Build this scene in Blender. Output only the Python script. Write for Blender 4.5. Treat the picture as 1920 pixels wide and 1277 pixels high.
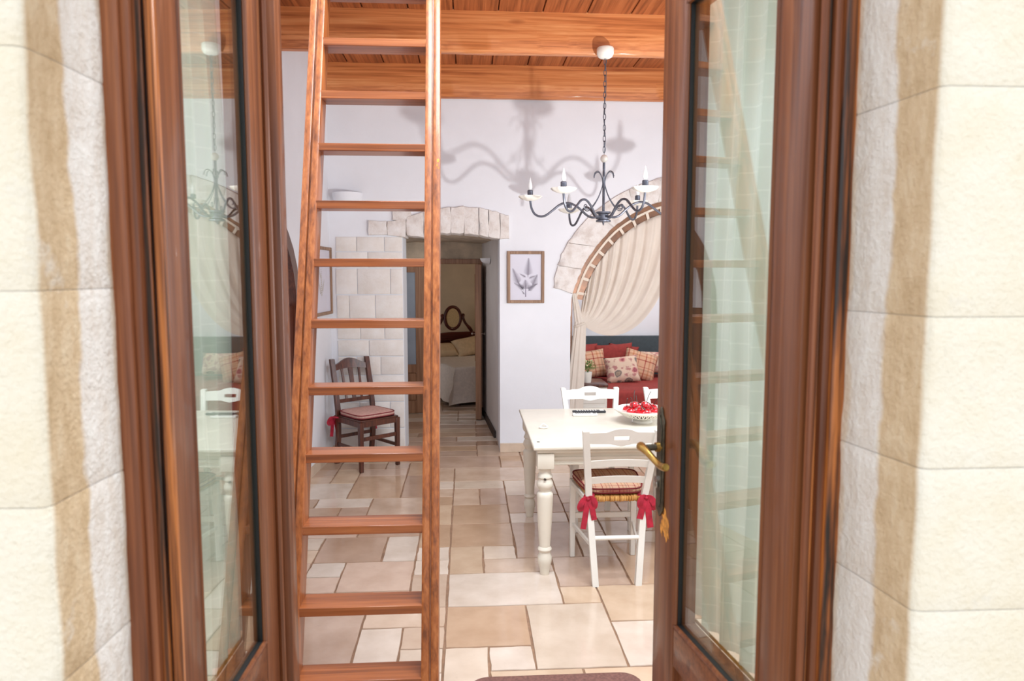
import bpy, bmesh, math, random
from mathutils import Vector, Matrix, noise
S = bpy.context.scene
for o in list(bpy.data.objects): bpy.data.objects.remove(o)
C = S.collection
PI = math.pi; R = math.radians
rnd = random.Random(7)

# ------------------------------------------------------------------ camera, world, lights, exposure
cd = bpy.data.cameras.new('camera'); cam = bpy.data.objects.new('camera', cd); C.objects.link(cam)
cam.location = (0, 0, 1.683); cam.rotation_euler = (R(90-5.349), 0, -0.0632)
cd.sensor_width = 36; cd.lens = 1335/1920*36; cd.clip_start = .02
cd.dof.use_dof = True; cd.dof.focus_distance = 4.2; cd.dof.aperture_fstop = 4.5
S.camera = cam
W = bpy.data.worlds.new('sky'); S.world = W; W.use_nodes = True
W.node_tree.nodes['Background'].inputs[0].default_value = (.93, .96, 1, 1)
W.node_tree.nodes['Background'].inputs[1].default_value = 1.34
def area(name, loc, target, sx, sy, power, col=(1, 1, 1)):
    l = bpy.data.lights.new(name, 'AREA'); l.shape = 'RECTANGLE'; l.size = sx; l.size_y = sy; l.energy = power; l.color = col
    o = bpy.data.objects.new(name, l); C.objects.link(o); o.location = loc
    o.rotation_euler = (Vector(target)-Vector(loc)).to_track_quat('-Z', 'Y').to_euler(); return o
def point(name, loc, power, rad, col=(1, 1, 1)):
    l = bpy.data.lights.new(name, 'POINT'); l.energy = power; l.shadow_soft_size = rad; l.color = col
    o = bpy.data.objects.new(name, l); C.objects.link(o); o.location = loc; return o
area('high_room_fill', (.9, 1.9, 4.7), (.7, 5.2, 1.2), 2.6, 1.2, 236, (.86, .94, 1))  # added fill from high above the doorway; no window is built there
area('right_side_fill', (3.1, 4.1, 1.9), (0, 4.6, 1.2), 1.5, 1.9, 44, (.88, .95, 1))  # added side fill near the right wall, which has no window
fl_ = bpy.data.lights.new('flash_on_stand', 'SPOT'); fl_.energy = 215; fl_.shadow_soft_size = .035; fl_.spot_size = R(74); fl_.spot_blend = .8
fo_ = bpy.data.objects.new('flash_on_stand', fl_); C.objects.link(fo_); fo_.location = (1.63, 2.95, 1.42)
fo_.rotation_euler = (Vector((.55, 6.62, 2.85))-Vector((1.63, 2.95, 1.42))).to_track_quat('-Z', 'Y').to_euler()
area('alcove_fill', (2.3, 7.3, 2.3), (1.6, 7.6, .4), .5, .5, 16, (1, .96, .95))  # added fill that brightens the alcove, no real source
area('hall_fill', (-.7, 7.5, 1.95), (-.2, 7.9, .4), .3, .3, 2.5, (.97, .98, 1))  # unseen fill added to lift the dark hallway
point('bedroom_warm_fill', (.85, 9.9, 1.5), 5, .12, (1, .76, .52))  # added warm fill for the far bedroom; there is no lamp object
S.view_settings.view_transform = 'Standard'; S.view_settings.look = 'None'; S.view_settings.gamma = 1
S.view_settings.use_curve_mapping = False; S.view_settings.exposure = 0.09

# ------------------------------------------------------------------ materials
def lin(c):
    return tuple(((v/255)/12.92 if v/255 <= .04045 else ((v/255+.055)/1.055)**2.4) for v in c[:3])+(1,)
class NT:
    def __init__(s, name):
        s.m = bpy.data.materials.new(name); s.m.use_nodes = True; s.t = s.m.node_tree; s.t.nodes.clear()
        s.out = s.t.nodes.new('ShaderNodeOutputMaterial')
    def n(s, typ, props=None, **ins):
        nd = s.t.nodes.new('ShaderNode'+typ)
        for k, v in (props or {}).items(): setattr(nd, k, v)
        for k, v in ins.items():
            key = int(k[1:]) if k[0] == 'i' and k[1:].isdigit() else k.replace('_', ' ')
            sk = nd.inputs[key]
            if hasattr(v, 'is_output') or isinstance(v, bpy.types.NodeSocket): s.t.links.new(v, sk)
            else: sk.default_value = v
        return nd
    def ramp(s, fac, stops, interp='LINEAR'):
        nd = s.t.nodes.new('ShaderNodeValToRGB'); s.t.links.new(fac, nd.inputs[0]); cr = nd.color_ramp; cr.interpolation = interp
        while len(cr.elements) < len(stops): cr.elements.new(.5)
        for e, (p, c) in zip(cr.elements, stops): e.position = p; e.color = lin(c) if len(c) == 3 else c
        return nd.outputs[0]
    def math(s, op, a, b=0.0, c=0.0): return s.n('Math', {'operation': op}, i0=a, i1=b, i2=c).outputs[0]
    def mix(s, f, a, b, mode='MIX'):
        nd = s.t.nodes.new('ShaderNodeMix'); nd.data_type = 'RGBA'; nd.blend_type = mode
        for i, v in ((0, f), (6, a), (7, b)):
            if isinstance(v, bpy.types.NodeSocket): s.t.links.new(v, nd.inputs[i])
            else: nd.inputs[i].default_value = v
        return nd.outputs[2]
    def coord(s, scale=(1, 1, 1), which='Object', offs=True):
        c = s.n('TexCoord').outputs[which]
        if offs:
            r = s.n('ObjectInfo').outputs['Random']
            v = s.n('CombineXYZ', X=s.math('MULTIPLY', r, 9.1), Y=s.math('MULTIPLY', r, 5.7), Z=s.math('MULTIPLY', r, 13.3)).outputs[0]
            c = s.n('VectorMath', {'operation': 'ADD'}, i0=c, i1=v).outputs[0]
        return s.n('Mapping', Vector=c, Scale=scale).outputs[0]
    def noise(s, vec, sc, det=4, rough=.55, dist=0):
        return s.n('TexNoise', Vector=vec, Scale=sc, Detail=det, Roughness=rough, Distortion=dist).outputs[0]
    def pbr(s, color, rough=.5, spec=.5, bump=None, bstr=.2, bdist=.01, coat=0, metal=0, trans=0, **kw):
        p = s.n('BsdfPrincipled'); L = s.t.links
        def put(k, v):
            if isinstance(v, bpy.types.NodeSocket): L.new(v, p.inputs[k])
            else: p.inputs[k].default_value = v
        put('Base Color', color if isinstance(color, bpy.types.NodeSocket) else (lin(color) if len(color) == 3 else color)); put('Roughness', rough); put('Specular IOR Level', spec); put('Coat Weight', coat)
        put('Metallic', metal); put('Transmission Weight', trans); p.inputs['Coat Roughness'].default_value = .12
        for k, v in kw.items(): put(k.replace('_', ' '), v)
        if bump is not None:
            b = s.n('Bump', Strength=bstr, Distance=bdist, Height=bump); L.new(b.outputs[0], p.inputs['Normal'])
        L.new(p.outputs[0], s.out.inputs[0]); return s.m

def wood(name, dark, mid, light, axis='z', freq=1.0, rough=.4, coat=.3, contrast=.5, knots=False):
    t = NT(name); k = 'xyz'.index(axis)
    s1 = [22*freq]*3; s1[k] = .7*freq
    s2 = [60*freq]*3; s2[k] = 1.1*freq
    g = t.noise(t.coord(tuple(s1)), 1, 5, .6, 1.2); f = t.noise(t.coord(tuple(s2)), 1.6, 3, .6)
    fac = t.math('ADD', t.math('MULTIPLY', g, .62), t.math('MULTIPLY', f, .43))
    c = t.ramp(fac, [(.53-contrast*.18, dark), (.53, mid), (.53+contrast*.2, light)])
    if knots:
        s3 = [5.0]*3; s3[k] = 1.6
        v = t.n('TexVoronoi', Vector=t.coord(tuple(s3)), Scale=1.0).outputs['Distance']
        kf = t.ramp(v, [(.05, (255, 255, 255)), (.13, (0, 0, 0))])
        c = t.mix(t.math('MULTIPLY', kf, .75), c, lin(dark))
        big = t.noise(t.coord((.8, 2, 2)), 1.5, 3)
        c = t.mix(t.math('MULTIPLY', t.ramp(big, [(.35, (0, 0, 0)), (.65, (255, 255, 255))]), .35), c, lin(mid))
    return t.pbr(c, rough, .4, f, .12, .003, coat)

M = {}
M['door'] = wood('brown_varnished_wood', (84, 44, 24), (120, 68, 38), (144, 88, 52), 'z', 1, .42, .3, .9)
M['door_x'] = wood('brown_varnished_rail_wood', (84, 44, 24), (120, 68, 38), (144, 88, 52), 'x', 1, .42, .3, .9)
M['jamb'] = wood('weathered_brown_wood', (34, 18, 10), (122, 66, 30), (190, 114, 54), 'z', 1.5, .4, .4, .5)
M['jamb_face'] = wood('brown_frame_wood', (88, 46, 26), (132, 76, 46), (166, 102, 62), 'z', 1, .45, .25, .8)
M['ladder'] = wood('orange_brown_pine', (112, 58, 26), (164, 92, 44), (194, 120, 66), 'z', 1, .4, .3, .9)
M['tread'] = wood('orange_brown_pine_tread', (108, 56, 28), (158, 88, 46), (188, 116, 68), 'x', 1, .35, .35, .9)
M['beam'] = wood('orange_pine_beam', (150, 76, 36), (210, 130, 74), (238, 172, 114), 'x', .6, .5, .15, .8, True)
M['plank'] = wood('dark_orange_plank', (118, 62, 32), (164, 92, 50), (192, 116, 68), 'y', .8, .5, .1, .8)
M['darkwood'] = wood('dark_walnut', (52, 24, 16), (84, 42, 28), (108, 58, 38), 'z', 1.2, .35, .3, .8)
M['mahogany'] = wood('mahogany', (44, 12, 8), (70, 20, 14), (96, 34, 22), 'x', 1.2, .3, .3, .8)
M['innerdoor'] = wood('brown_inner_door', (122, 84, 60), (156, 112, 82), (180, 136, 104), 'z', 1, .45, .2, .8)
M['pframe'] = wood('grey_brown_frame', (122, 94, 74), (150, 118, 94), (176, 144, 118), 'z', 1.5, .55, 0, .8)

def plain(name, c, rough=.5, var=.06, sc=6, bump=.0, **kw):
    t = NT(name); n = t.noise(t.coord(), sc, 4)
    d = tuple(max(0, v*(1-var)) for v in c); l = tuple(min(255, v*(1+var)) for v in c)
    return t.pbr(t.ramp(n, [(.3, d), (.7, l)]), rough, bump=t.noise(t.coord(), sc*12, 3) if bump else None, bstr=bump, **kw)
M['wall'] = plain('white_limewash', (234, 235, 240), .85, .012, 2.5, .08)
M['hallwall'] = plain('grey_white_plaster', (214, 208, 206), .85, .03, 2.5, .1)
M['hallend'] = plain('stained_plaster', (196, 180, 160), .85, .14, 5, .1)
M['white_paint'] = plain('cream_white_paint', (229, 220, 203), .35, .02, 7)
M['chair_white'] = plain('white_chair_paint', (236, 232, 223), .35, .015, 7)
M['ceramic'] = plain('white_ceramic', (246, 242, 232), .2, .01)
M['iron'] = plain('pewter_grey_iron', (96, 98, 108), .38, .15, 30, metal=.55)
M['black'] = plain('black_rubber', (24, 26, 28), .5, .1)
M['brass'] = plain('aged_brass', (176, 138, 72), .3, .12, 30, metal=.85)
M['steel'] = plain('steel', (190, 188, 184), .25, .05, metal=.9)
M['plate'] = plain('dark_bronze', (104, 100, 88), .32, .2, 40, metal=.8)
M['bare'] = plain('bare_orange_wood', (214, 140, 62), .7, .25, 60)
M['plasticwhite'] = plain('white_plastic', (240, 238, 232), .4, .01)
M['plasticblack'] = plain('dark_grey_plastic', (44, 44, 48), .4, .05)
M['chip'] = plain('chipped_dark_spot', (62, 52, 46), .7, .2, 50)
M['cherry'] = plain('red_glass', (196, 18, 32), .06, .15, 10, coat=1.0)
M['stem'] = plain('dark_green_stem', (58, 44, 36), .5, .1)
M['teal'] = plain('dark_teal_fabric', (66, 76, 81), .85, .06, 40)
M['redcloth'] = plain('brick_red_cloth', (150, 52, 46), .8, .07, 30, .15)
M['redtie'] = plain('crimson_ribbon', (172, 28, 52), .7, .12, 40)
M['piping'] = plain('dark_red_piping', (126, 26, 36), .7, .05)
M['pinkcloth'] = plain('dusty_pink_cloth', (196, 152, 140), .85, .06, 60, .1)
M['leaf'] = plain('green_leaf', (88, 128, 44), .5, .25, 20)
M['flower'] = plain('cream_flower', (238, 232, 188), .6, .05)
M['soil'] = plain('dark_soil', (60, 44, 34), .9, .2, 40)
M['coverlet'] = plain('white_coverlet', (222, 212, 204), .8, .04, 30, .2)
M['pillow'] = plain('beige_pillow', (206, 180, 146), .8, .05, 20)
M['mat'] = plain('brown_doormat', (132, 92, 82), .95, .12, 90, .5)
M['grout'] = plain('tan_grout', (150, 118, 94), .9, .1, 20)
M['foot_shadow'] = plain('wall_foot_shadow', (58, 46, 42), .6, .1)  # shadow tone painted as a colour, for the hallway wall foot
M['printpaper'] = plain('print_paper', (232, 230, 238), .6, .01)
M['fernink'] = plain('grey_violet_ink', (92, 76, 102), .7, .15, 40)
M['ochreink'] = plain('grey_olive_ink', (186, 178, 160), .7, .15, 40)
M['frost'] = plain('blue_grey_glass', (150, 158, 170), .25, .06, 3)
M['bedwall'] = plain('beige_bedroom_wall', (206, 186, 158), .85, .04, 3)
M['paving'] = plain('pale_paving', (206, 196, 180), .8, .06, 4)
M['base'] = plain('travertine_skirting', (214, 192, 170), .5, .05, 9)
M['canedoor'] = plain('cane_cream', (196, 170, 128), .8, .06, 60)
M['gold'] = plain('gold_bronze_rail', (112, 74, 48), .35, .16, 14, metal=.3)
M['loop'] = plain('ecru_cloth', (226, 212, 196), .85, .03, 20)

def floor_mat():
    t = NT('limestone_slab'); col = t.n('ObjectInfo').outputs['Color']
    a = t.noise(t.coord((1, 1, 1)), 5, 5); b = t.noise(t.coord((1, 2.2, 1)), 26, 4, .7, .6)
    c = t.mix(1, col, t.ramp(a, [(.3, (232, 226, 220)), (.7, (255, 255, 255))]), 'MULTIPLY')
    c = t.mix(t.math('MULTIPLY', t.ramp(b, [(.66, (0, 0, 0)), (.74, (255, 255, 255))]), .3), c, lin((150, 128, 112)))
    return t.pbr(c, t.ramp(a, [(.3, (76, 76, 76)), (.7, (104, 104, 104))]), .45, b, .05, .002)
M['slab'] = floor_mat()

def rubble(name, c1, c2, c3, sc=14, bstr=.5, dots=.4):
    t = NT(name); v = t.coord()
    a = t.noise(v, sc, 6, .65); b = t.noise(v, sc*4, 4, .7)
    c = t.ramp(a, [(.32, c1), (.5, c2), (.68, c3)])
    c = t.mix(t.math('MULTIPLY', t.ramp(b, [(.64, (0, 0, 0)), (.72, (255, 255, 255))]), dots), c, lin(tuple(x*.72 for x in c1)))
    return t.pbr(c, .9, .2, t.math('ADD', a, t.math('MULTIPLY', b, .4)), bstr, .012)
M['stone'] = rubble('white_rough_stone', (212, 200, 192), (231, 224, 219), (239, 235, 232), 10, .8)
M['pierstone'] = rubble('dressed_white_stone', (228, 220, 212), (234, 228, 222), (239, 235, 231), 7, .3, .15)

def outer_stone():
    t = NT('outer_limestone'); g = t.n('TexCoord').outputs['Object']; v = t.coord(offs=False)
    a = t.noise(v, 4, 6, .65); b = t.noise(t.coord((1, 1, .4), offs=False), 34, 5, .7); fine = t.noise(v, 95, 3, .6)
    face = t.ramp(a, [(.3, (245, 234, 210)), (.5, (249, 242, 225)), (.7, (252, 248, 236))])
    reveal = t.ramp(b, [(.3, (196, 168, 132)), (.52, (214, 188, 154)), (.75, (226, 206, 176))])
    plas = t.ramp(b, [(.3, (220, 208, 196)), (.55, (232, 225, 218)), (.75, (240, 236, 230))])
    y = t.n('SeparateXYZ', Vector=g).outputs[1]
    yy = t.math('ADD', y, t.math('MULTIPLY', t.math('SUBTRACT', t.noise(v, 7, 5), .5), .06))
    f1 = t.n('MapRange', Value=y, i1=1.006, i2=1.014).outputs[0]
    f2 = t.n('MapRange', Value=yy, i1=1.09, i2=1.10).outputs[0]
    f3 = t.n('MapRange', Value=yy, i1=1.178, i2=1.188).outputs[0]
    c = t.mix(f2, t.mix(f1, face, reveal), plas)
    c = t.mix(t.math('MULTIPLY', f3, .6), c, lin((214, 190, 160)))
    spots = t.ramp(t.noise(v, 9, 5, .65), [(.60, (0, 0, 0)), (.70, (255, 255, 255))])
    c = t.mix(t.math('MULTIPLY', spots, .55), c, lin((240, 236, 228)))
    return t.pbr(c, .92, .15, t.math('ADD', b, t.math('MULTIPLY', fine, .8)), .55, .012)
M['outer'] = outer_stone()

def glass_mat():
    t = NT('window_glass'); lw = t.n('LayerWeight', Blend=.5).outputs['Facing']
    f = t.math('MULTIPLY_ADD', t.math('POWER', lw, 4.0), .95, .06); f = t.math('MINIMUM', f, .55)
    tr = t.n('BsdfTransparent', Color=(.93, .97, .94, 1)); gl = t.n('BsdfGlossy', Color=(1, 1, 1, 1), Roughness=.0)
    mx = t.n('MixShader', i0=f, i1=tr.outputs[0], i2=gl.outputs[0]); t.t.links.new(mx.outputs[0], t.out.inputs[0]); return t.m
M['glass'] = glass_mat()
def picglass():
    t = NT('picture_glass'); tr = t.n('BsdfTransparent', Color=(.98, .98, .99, 1)); gl = t.n('BsdfGlossy', Color=(1, 1, 1, 1), Roughness=.02)
    mx = t.n('MixShader', i0=.06, i1=tr.outputs[0], i2=gl.outputs[0]); t.t.links.new(mx.outputs[0], t.out.inputs[0]); return t.m
M['picglass'] = picglass()
def bulb_mat():
    t = NT('clear_bulb_glass'); tr = t.n('BsdfTransparent', Color=(.98, .98, .98, 1)); gl = t.n('BsdfPrincipled', Roughness=.05); gl.inputs['Base Color'].default_value = (.95, .95, .95, 1)
    mx = t.n('MixShader', i0=.6, i1=tr.outputs[0], i2=gl.outputs[0]); t.t.links.new(mx.outputs[0], t.out.inputs[0]); return t.m
M['bulb'] = bulb_mat()
def curtain_mat():
    t = NT('sheer_check_curtain'); g = t.n('TexCoord').outputs['Object']; sp = t.n('SeparateXYZ', Vector=g)
    z = t.math('FRACT', t.math('MULTIPLY', sp.outputs[2], 21.0)); ln = t.math('LESS_THAN', z, .06)
    uv = t.n('SeparateXYZ', Vector=t.n('TexCoord').outputs['UV']).outputs[0]
    ul = t.math('LESS_THAN', t.math('FRACT', t.math('MULTIPLY', uv, 14.0)), .06)
    f = t.math('MULTIPLY', t.math('MAXIMUM', ln, ul), .5)
    c = t.mix(f, lin((217, 221, 207)), lin((244, 244, 232)))
    d = t.n('BsdfDiffuse', Color=c); tl = t.n('BsdfTranslucent', Color=c); mx = t.n('MixShader', i0=.45, i1=d.outputs[0], i2=tl.outputs[0])
    tr = t.n('BsdfTransparent'); m2 = t.n('MixShader', i0=.1, i1=mx.outputs[0], i2=tr.outputs[0])
    t.t.links.new(m2.outputs[0], t.out.inputs[0]); return t.m
M['sheer'] = curtain_mat()
def drape():
    t = NT('ecru_linen_drape'); c = t.ramp(t.noise(t.coord(), 8, 3), [(.3, (236, 225, 213)), (.7, (241, 231, 220))]); L = t.t.links
    d = t.n('BsdfDiffuse', Color=c); tl = t.n('BsdfTranslucent', Color=c); mx = t.n('MixShader', i0=.25, i1=d.outputs[0], i2=tl.outputs[0])
    L.new(mx.outputs[0], t.out.inputs[0]); return t.m
M['drape'] = drape()
def plaid(name, base, red, gold, fx, fy):
    t = NT(name); sp = t.n('SeparateXYZ', Vector=t.n('TexCoord').outputs['Object'])
    def band(s, fq):
        fr = t.math('FRACT', t.math('MULTIPLY', s, fq))
        return t.ramp(fr, [(0, base), (.18, red), (.24, base), (.42, gold), (.5, base), (.62, tuple(v*.86 for v in base)), (.7, base), (.8, red), (.83, base)], 'CONSTANT')
    c = t.mix(.5, band(sp.outputs[0], fx), band(sp.outputs[1], fy))
    c2 = t.mix(.55, c, t.mix(1, band(sp.outputs[0], fx), band(sp.outputs[1], fy), 'MULTIPLY'))
    w = t.noise(t.coord((1, 1, 1)), 160, 2)
    return t.pbr(c2, .85, .2, w, .2, .002)
M['plaid'] = plaid('red_beige_plaid', (230, 198, 172), (176, 58, 50), (214, 158, 122), 5, 5)
M['plaidseat'] = plaid('seat_plaid', (228, 198, 174), (176, 78, 74), (206, 160, 128), 11, 11)
def floral():
    t = NT('floral_rose_cloth'); v = t.coord((1, 1, 1)); vo = t.n('TexVoronoi', Vector=v, Scale=8.5)
    vw = t.n('TexNoise', Vector=v, Scale=14.0, Detail=4.0).outputs[0]
    d = t.math('ADD', vo.outputs['Distance'], t.math('MULTIPLY', t.math('SUBTRACT', vw, .5), .5))
    pick = t.n('SeparateXYZ', Vector=vo.outputs['Color']).outputs[0]
    flower = t.ramp(d, [(0, (150, 62, 76)), (.16, (204, 128, 130)), (.26, (150, 74, 88)), (.36, (210, 146, 140)), (.46, (226, 200, 178))])
    leaf = t.ramp(d, [(0, (112, 100, 96)), (.2, (170, 150, 130)), (.29, (104, 98, 98)), (.4, (226, 200, 178))])
    c = t.mix(t.math('GREATER_THAN', pick, .5), leaf, flower)
    base = t.ramp(vw, [(.52, (226, 200, 178)), (.6, (186, 130, 126))])
    c = t.mix(t.math('GREATER_THAN', d, .44), c, base)
    return t.pbr(c, .85, .2)
M['floral'] = floral()
def rush():
    t = NT('golden_rush'); a = t.noise(t.coord((40, 4, 4)), 2, 4); c = t.ramp(a, [(.3, (150, 98, 46)), (.5, (208, 152, 84)), (.72, (236, 190, 120))])
    return t.pbr(c, .7, .3, a, .5, .004)
M['rush'] = rush()

# ------------------------------------------------------------------ mesh builder
class MB:
    def __init__(s, mat=None): s.bm = bmesh.new(); s.M = mat or Matrix(); s.uv = None
    def v(s, p): return s.bm.verts.new(s.M @ Vector(p))
    def hexa(s, P, bev=0, seg=1):
        vs = [s.v(p) for p in P]; fs = []
        for f in ((3, 2, 1, 0), (4, 5, 6, 7), (0, 1, 5, 4), (1, 2, 6, 5), (2, 3, 7, 6), (3, 0, 4, 7)): fs.append(s.bm.faces.new([vs[i] for i in f]))
        if bev:
            es = list({e for f in fs for e in f.edges}); bmesh.ops.bevel(s.bm, geom=es, offset=bev, segments=seg, affect='EDGES', profile=.5)
        return s
    def box(s, x0, y0, z0, x1, y1, z1, bev=0, seg=1):
        return s.hexa([(x0, y0, z0), (x1, y0, z0), (x1, y1, z0), (x0, y1, z0), (x0, y0, z1), (x1, y0, z1), (x1, y1, z1), (x0, y1, z1)], bev, seg)
    def bar(s, a, b, w, d, up=(0, 1, 0), bev=0, w2=None, d2=None):
        a = Vector(a); b = Vector(b); t = (b-a).normalized(); r = t.cross(Vector(up)).normalized(); u = r.cross(t).normalized()
        w2 = w2 or w; d2 = d2 or d
        P = [a-r*w/2-u*d/2, a+r*w/2-u*d/2, a+r*w/2+u*d/2, a-r*w/2+u*d/2, b-r*w2/2-u*d2/2, b+r*w2/2-u*d2/2, b+r*w2/2+u*d2/2, b-r*w2/2+u*d2/2]
        return s.hexa(P, bev)
    def prism(s, poly, d0, d1, plane='xz', bev=0):
        def P(a, b, d): return (a, d, b) if plane == 'xz' else ((a, b, d) if plane == 'xy' else (d, a, b))
        A = [s.v(P(a, b, d0)) for a, b in poly]; B = [s.v(P(a, b, d1)) for a, b in poly]; n = len(poly)
        fs = [s.bm.faces.new(A), s.bm.faces.new(B[::-1])]
        for i in range(n): fs.append(s.bm.faces.new([A[i], B[i], B[(i+1) % n], A[(i+1) % n]]))
        bmesh.ops.recalc_face_normals(s.bm, faces=fs)
        if bev: bmesh.ops.bevel(s.bm, geom=list(fs[0].edges)+list(fs[1].edges), offset=bev, segments=1, affect='EDGES')
        return s
    def tube(s, pts, r, n=8, closed=False, flat=1.0):
        pts = [Vector(p) for p in pts]; m = len(pts); rings = []; prev = None
        for i, p in enumerate(pts):
            a = pts[(i-1) % m] if closed or i else pts[i]; b = pts[(i+1) % m] if closed or i < m-1 else pts[i]
            t = (b-a).normalized()
            if prev is None: u = t.orthogonal().normalized()
            else: u = (prev-t*prev.dot(t)).normalized()
            prev = u; w = t.cross(u); rr = r[i] if isinstance(r, (list, tuple)) else r
            rings.append([s.v(p+(u*math.cos(2*PI*k/n)+w*math.sin(2*PI*k/n)*flat)*rr) for k in range(n)])
        for i in range(m if closed else m-1):
            A = rings[i]; B = rings[(i+1) % m]
            for k in range(n): s.bm.faces.new([A[k], A[(k+1) % n], B[(k+1) % n], B[k]])
        if not closed: s.bm.faces.new(rings[0][::-1]); s.bm.faces.new(rings[-1])
        return s
    def lathe(s, prof, c=(0, 0, 0), n=20, wav=None):
        rings = []
        for j, (r, z) in enumerate(prof):
            if r < 1e-6: rings.append([s.v((c[0], c[1], c[2]+z))]); continue
            rings.append([s.v((c[0]+(r*(1+(wav(j, k) if wav else 0)))*math.cos(2*PI*k/n), c[1]+(r*(1+(wav(j, k) if wav else 0)))*math.sin(2*PI*k/n), c[2]+z)) for k in range(n)])
        for A, B in zip(rings, rings[1:]):
            for k in range(n):
                q = [A[k % len(A)], A[(k+1) % len(A)], B[(k+1) % len(B)], B[k % len(B)]]
                q2 = []
                for x in q:
                    if x not in q2: q2.append(x)
                if len(q2) > 2: s.bm.faces.new(q2)
        if len(rings[0]) > 1: s.bm.faces.new(rings[0][::-1])
        if len(rings[-1]) > 1: s.bm.faces.new(rings[-1])
        return s
    def grid(s, fn, nu, nv, uv=False):
        V = [[s.v(fn(i/nu, j/nv)) for i in range(nu+1)] for j in range(nv+1)]
        L = s.bm.loops.layers.uv.verify() if uv else None
        for j in range(nv):
            for i in range(nu):
                f = s.bm.faces.new([V[j][i], V[j][i+1], V[j+1][i+1], V[j+1][i]])
                if uv:
                    for lp, (a, b) in zip(f.loops, ((i, j), (i+1, j), (i+1, j+1), (i, j+1))): lp[L].uv = (a/nu, b/nv)
        return s
    def thick(s, th):
        bmesh.ops.recalc_face_normals(s.bm, faces=s.bm.faces); bmesh.ops.solidify(s.bm, geom=list(s.bm.faces), thickness=th); return s
    def jitter(s, amp, sc=20, seed=0):
        for v in s.bm.verts: v.co += noise.noise_vector(v.co*sc+Vector((seed*3.1, seed*1.7, seed)))*amp
        return s
    def build(s, name, mat, parent=None, smooth=True, recalc=True, kind=None, angle=38, center=False):
        if recalc: bmesh.ops.recalc_face_normals(s.bm, faces=s.bm.faces)
        off = Vector((0, 0, 0))
        if center:
            lo = Vector([min(v.co[i] for v in s.bm.verts) for i in range(3)]); hi = Vector([max(v.co[i] for v in s.bm.verts) for i in range(3)]); off = (lo+hi)/2
            bmesh.ops.translate(s.bm, vec=-off, verts=s.bm.verts)
        me = bpy.data.meshes.new(name); s.bm.to_mesh(me); s.bm.free(); me.materials.append(M[mat] if isinstance(mat, str) else mat)
        if smooth:
            me.polygons.foreach_set('use_smooth', [True]*len(me.polygons))
            try: me.set_sharp_from_angle(angle=R(angle))
            except Exception: pass
        o = bpy.data.objects.new(name, me); C.objects.link(o); o.location = off
        if parent:
            o.parent = parent
            if parent.get('_w'): o.location = off-Vector(parent['_w'])
        if kind: o['kind'] = kind
        return o
def thing(name, label, cat, loc=(0, 0, 0), rotz=0, group=None, world=False):
    """Empty at the base of a thing. world=True: its parts are authored in room coordinates."""
    o = bpy.data.objects.new(name, None); C.objects.link(o); o.location = loc; o.rotation_euler = (0, 0, rotz); o.empty_display_size = .1
    tag(o, label, cat, group)
    if world: o['_w'] = list(loc)
    return o
def tag(o, label=None, cat=None, group=None, kind=None):
    for k, v in (('label', label), ('category', cat), ('group', group), ('kind', kind)):
        if v: o[k] = v
    return o
def struct(o, label=None, cat=None): return tag(o, label, cat, kind='structure')
def copy_tree(o, parent=None):
    c = o.copy(); C.objects.link(c)
    if parent: c.parent = parent
    for ch in list(o.children): copy_tree(ch, c)
    return c
def curve(pts, n):
    """Catmull-Rom through points, n samples per span."""
    P = [Vector(p) for p in pts]; P = [P[0]*2-P[1]]+P+[P[-1]*2-P[-2]]; out = []
    for i in range(1, len(P)-2):
        for k in range(n):
            t = k/n; a, b, c, d = P[i-1:i+3]
            out.append(.5*((2*b)+(c-a)*t+(2*a-5*b+4*c-d)*t*t+(3*b-a-3*c+d)*t**3))
    out.append(P[-2].copy()); return out

# ------------------------------------------------------------------ room shell
BW = 6.62; ZT = 5.2
arch_pts = [(.972, 1.30), (.985, 1.50), (1.067, 1.725), (1.20, 1.933), (1.363, 2.115), (1.562, 2.252), (1.775, 2.345), (1.95, 2.37)]
arch_half = curve([(x, 0, z) for x, z in arch_pts], 5)
arch = [(p.x, p.z) for p in arch_half]+[(3.9-p.x, p.z) for p in arch_half[-2::-1]]
def wall_back():
    m = MB(); y0, y1 = BW, BW+.40
    def quad(a, b, c, d): m.bm.faces.new([m.v(p) for p in (a, b, c, d)])
    def slab(xa, xb, za, zb, zc=None):
        """wall between xa..xb above za (left) / zc (right)"""
        zc = za if zc is None else zc
        for y in (y0, y1): quad((xa, y, za), (xb, y, zc), (xb, y, zb), (xa, y, zb))
    slab(-1.9, -.585, 0, ZT); slab(-.585, .305, 2.065, ZT); slab(.305, .968, 0, ZT); slab(2.932, 3.6, 0, ZT)
    xs = [(.968, 1.28)]+[(x, z) for x, z in arch]+[(2.932, 1.28)]
    for (xa, za), (xb, zb) in zip(xs, xs[1:]):
        if xb-xa < 1e-5: continue
        slab(xa, xb, za, ZT, zb); quad((xa, y0, za), (xb, y0, zb), (xb, y1, zb), (xa, y1, za))
    for x in (-.585, .305): quad((x, y0, 0), (x, y1, 0), (x, y1, 2.065), (x, y0, 2.065))
    for x in (.968, 2.932): quad((x, y0, 0), (x, y1, 0), (x, y1, 1.28), (x, y0, 1.28))
    quad((-.585, y0, 2.065), (.305, y0, 2.065), (.305, y1, 2.065), (-.585, y1, 2.065))
    return m.build('wall_back', 'wall', smooth=False)
wb = struct(wall_back(), 'white limewashed end wall with a doorway and a draped arch', 'wall')
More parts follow.
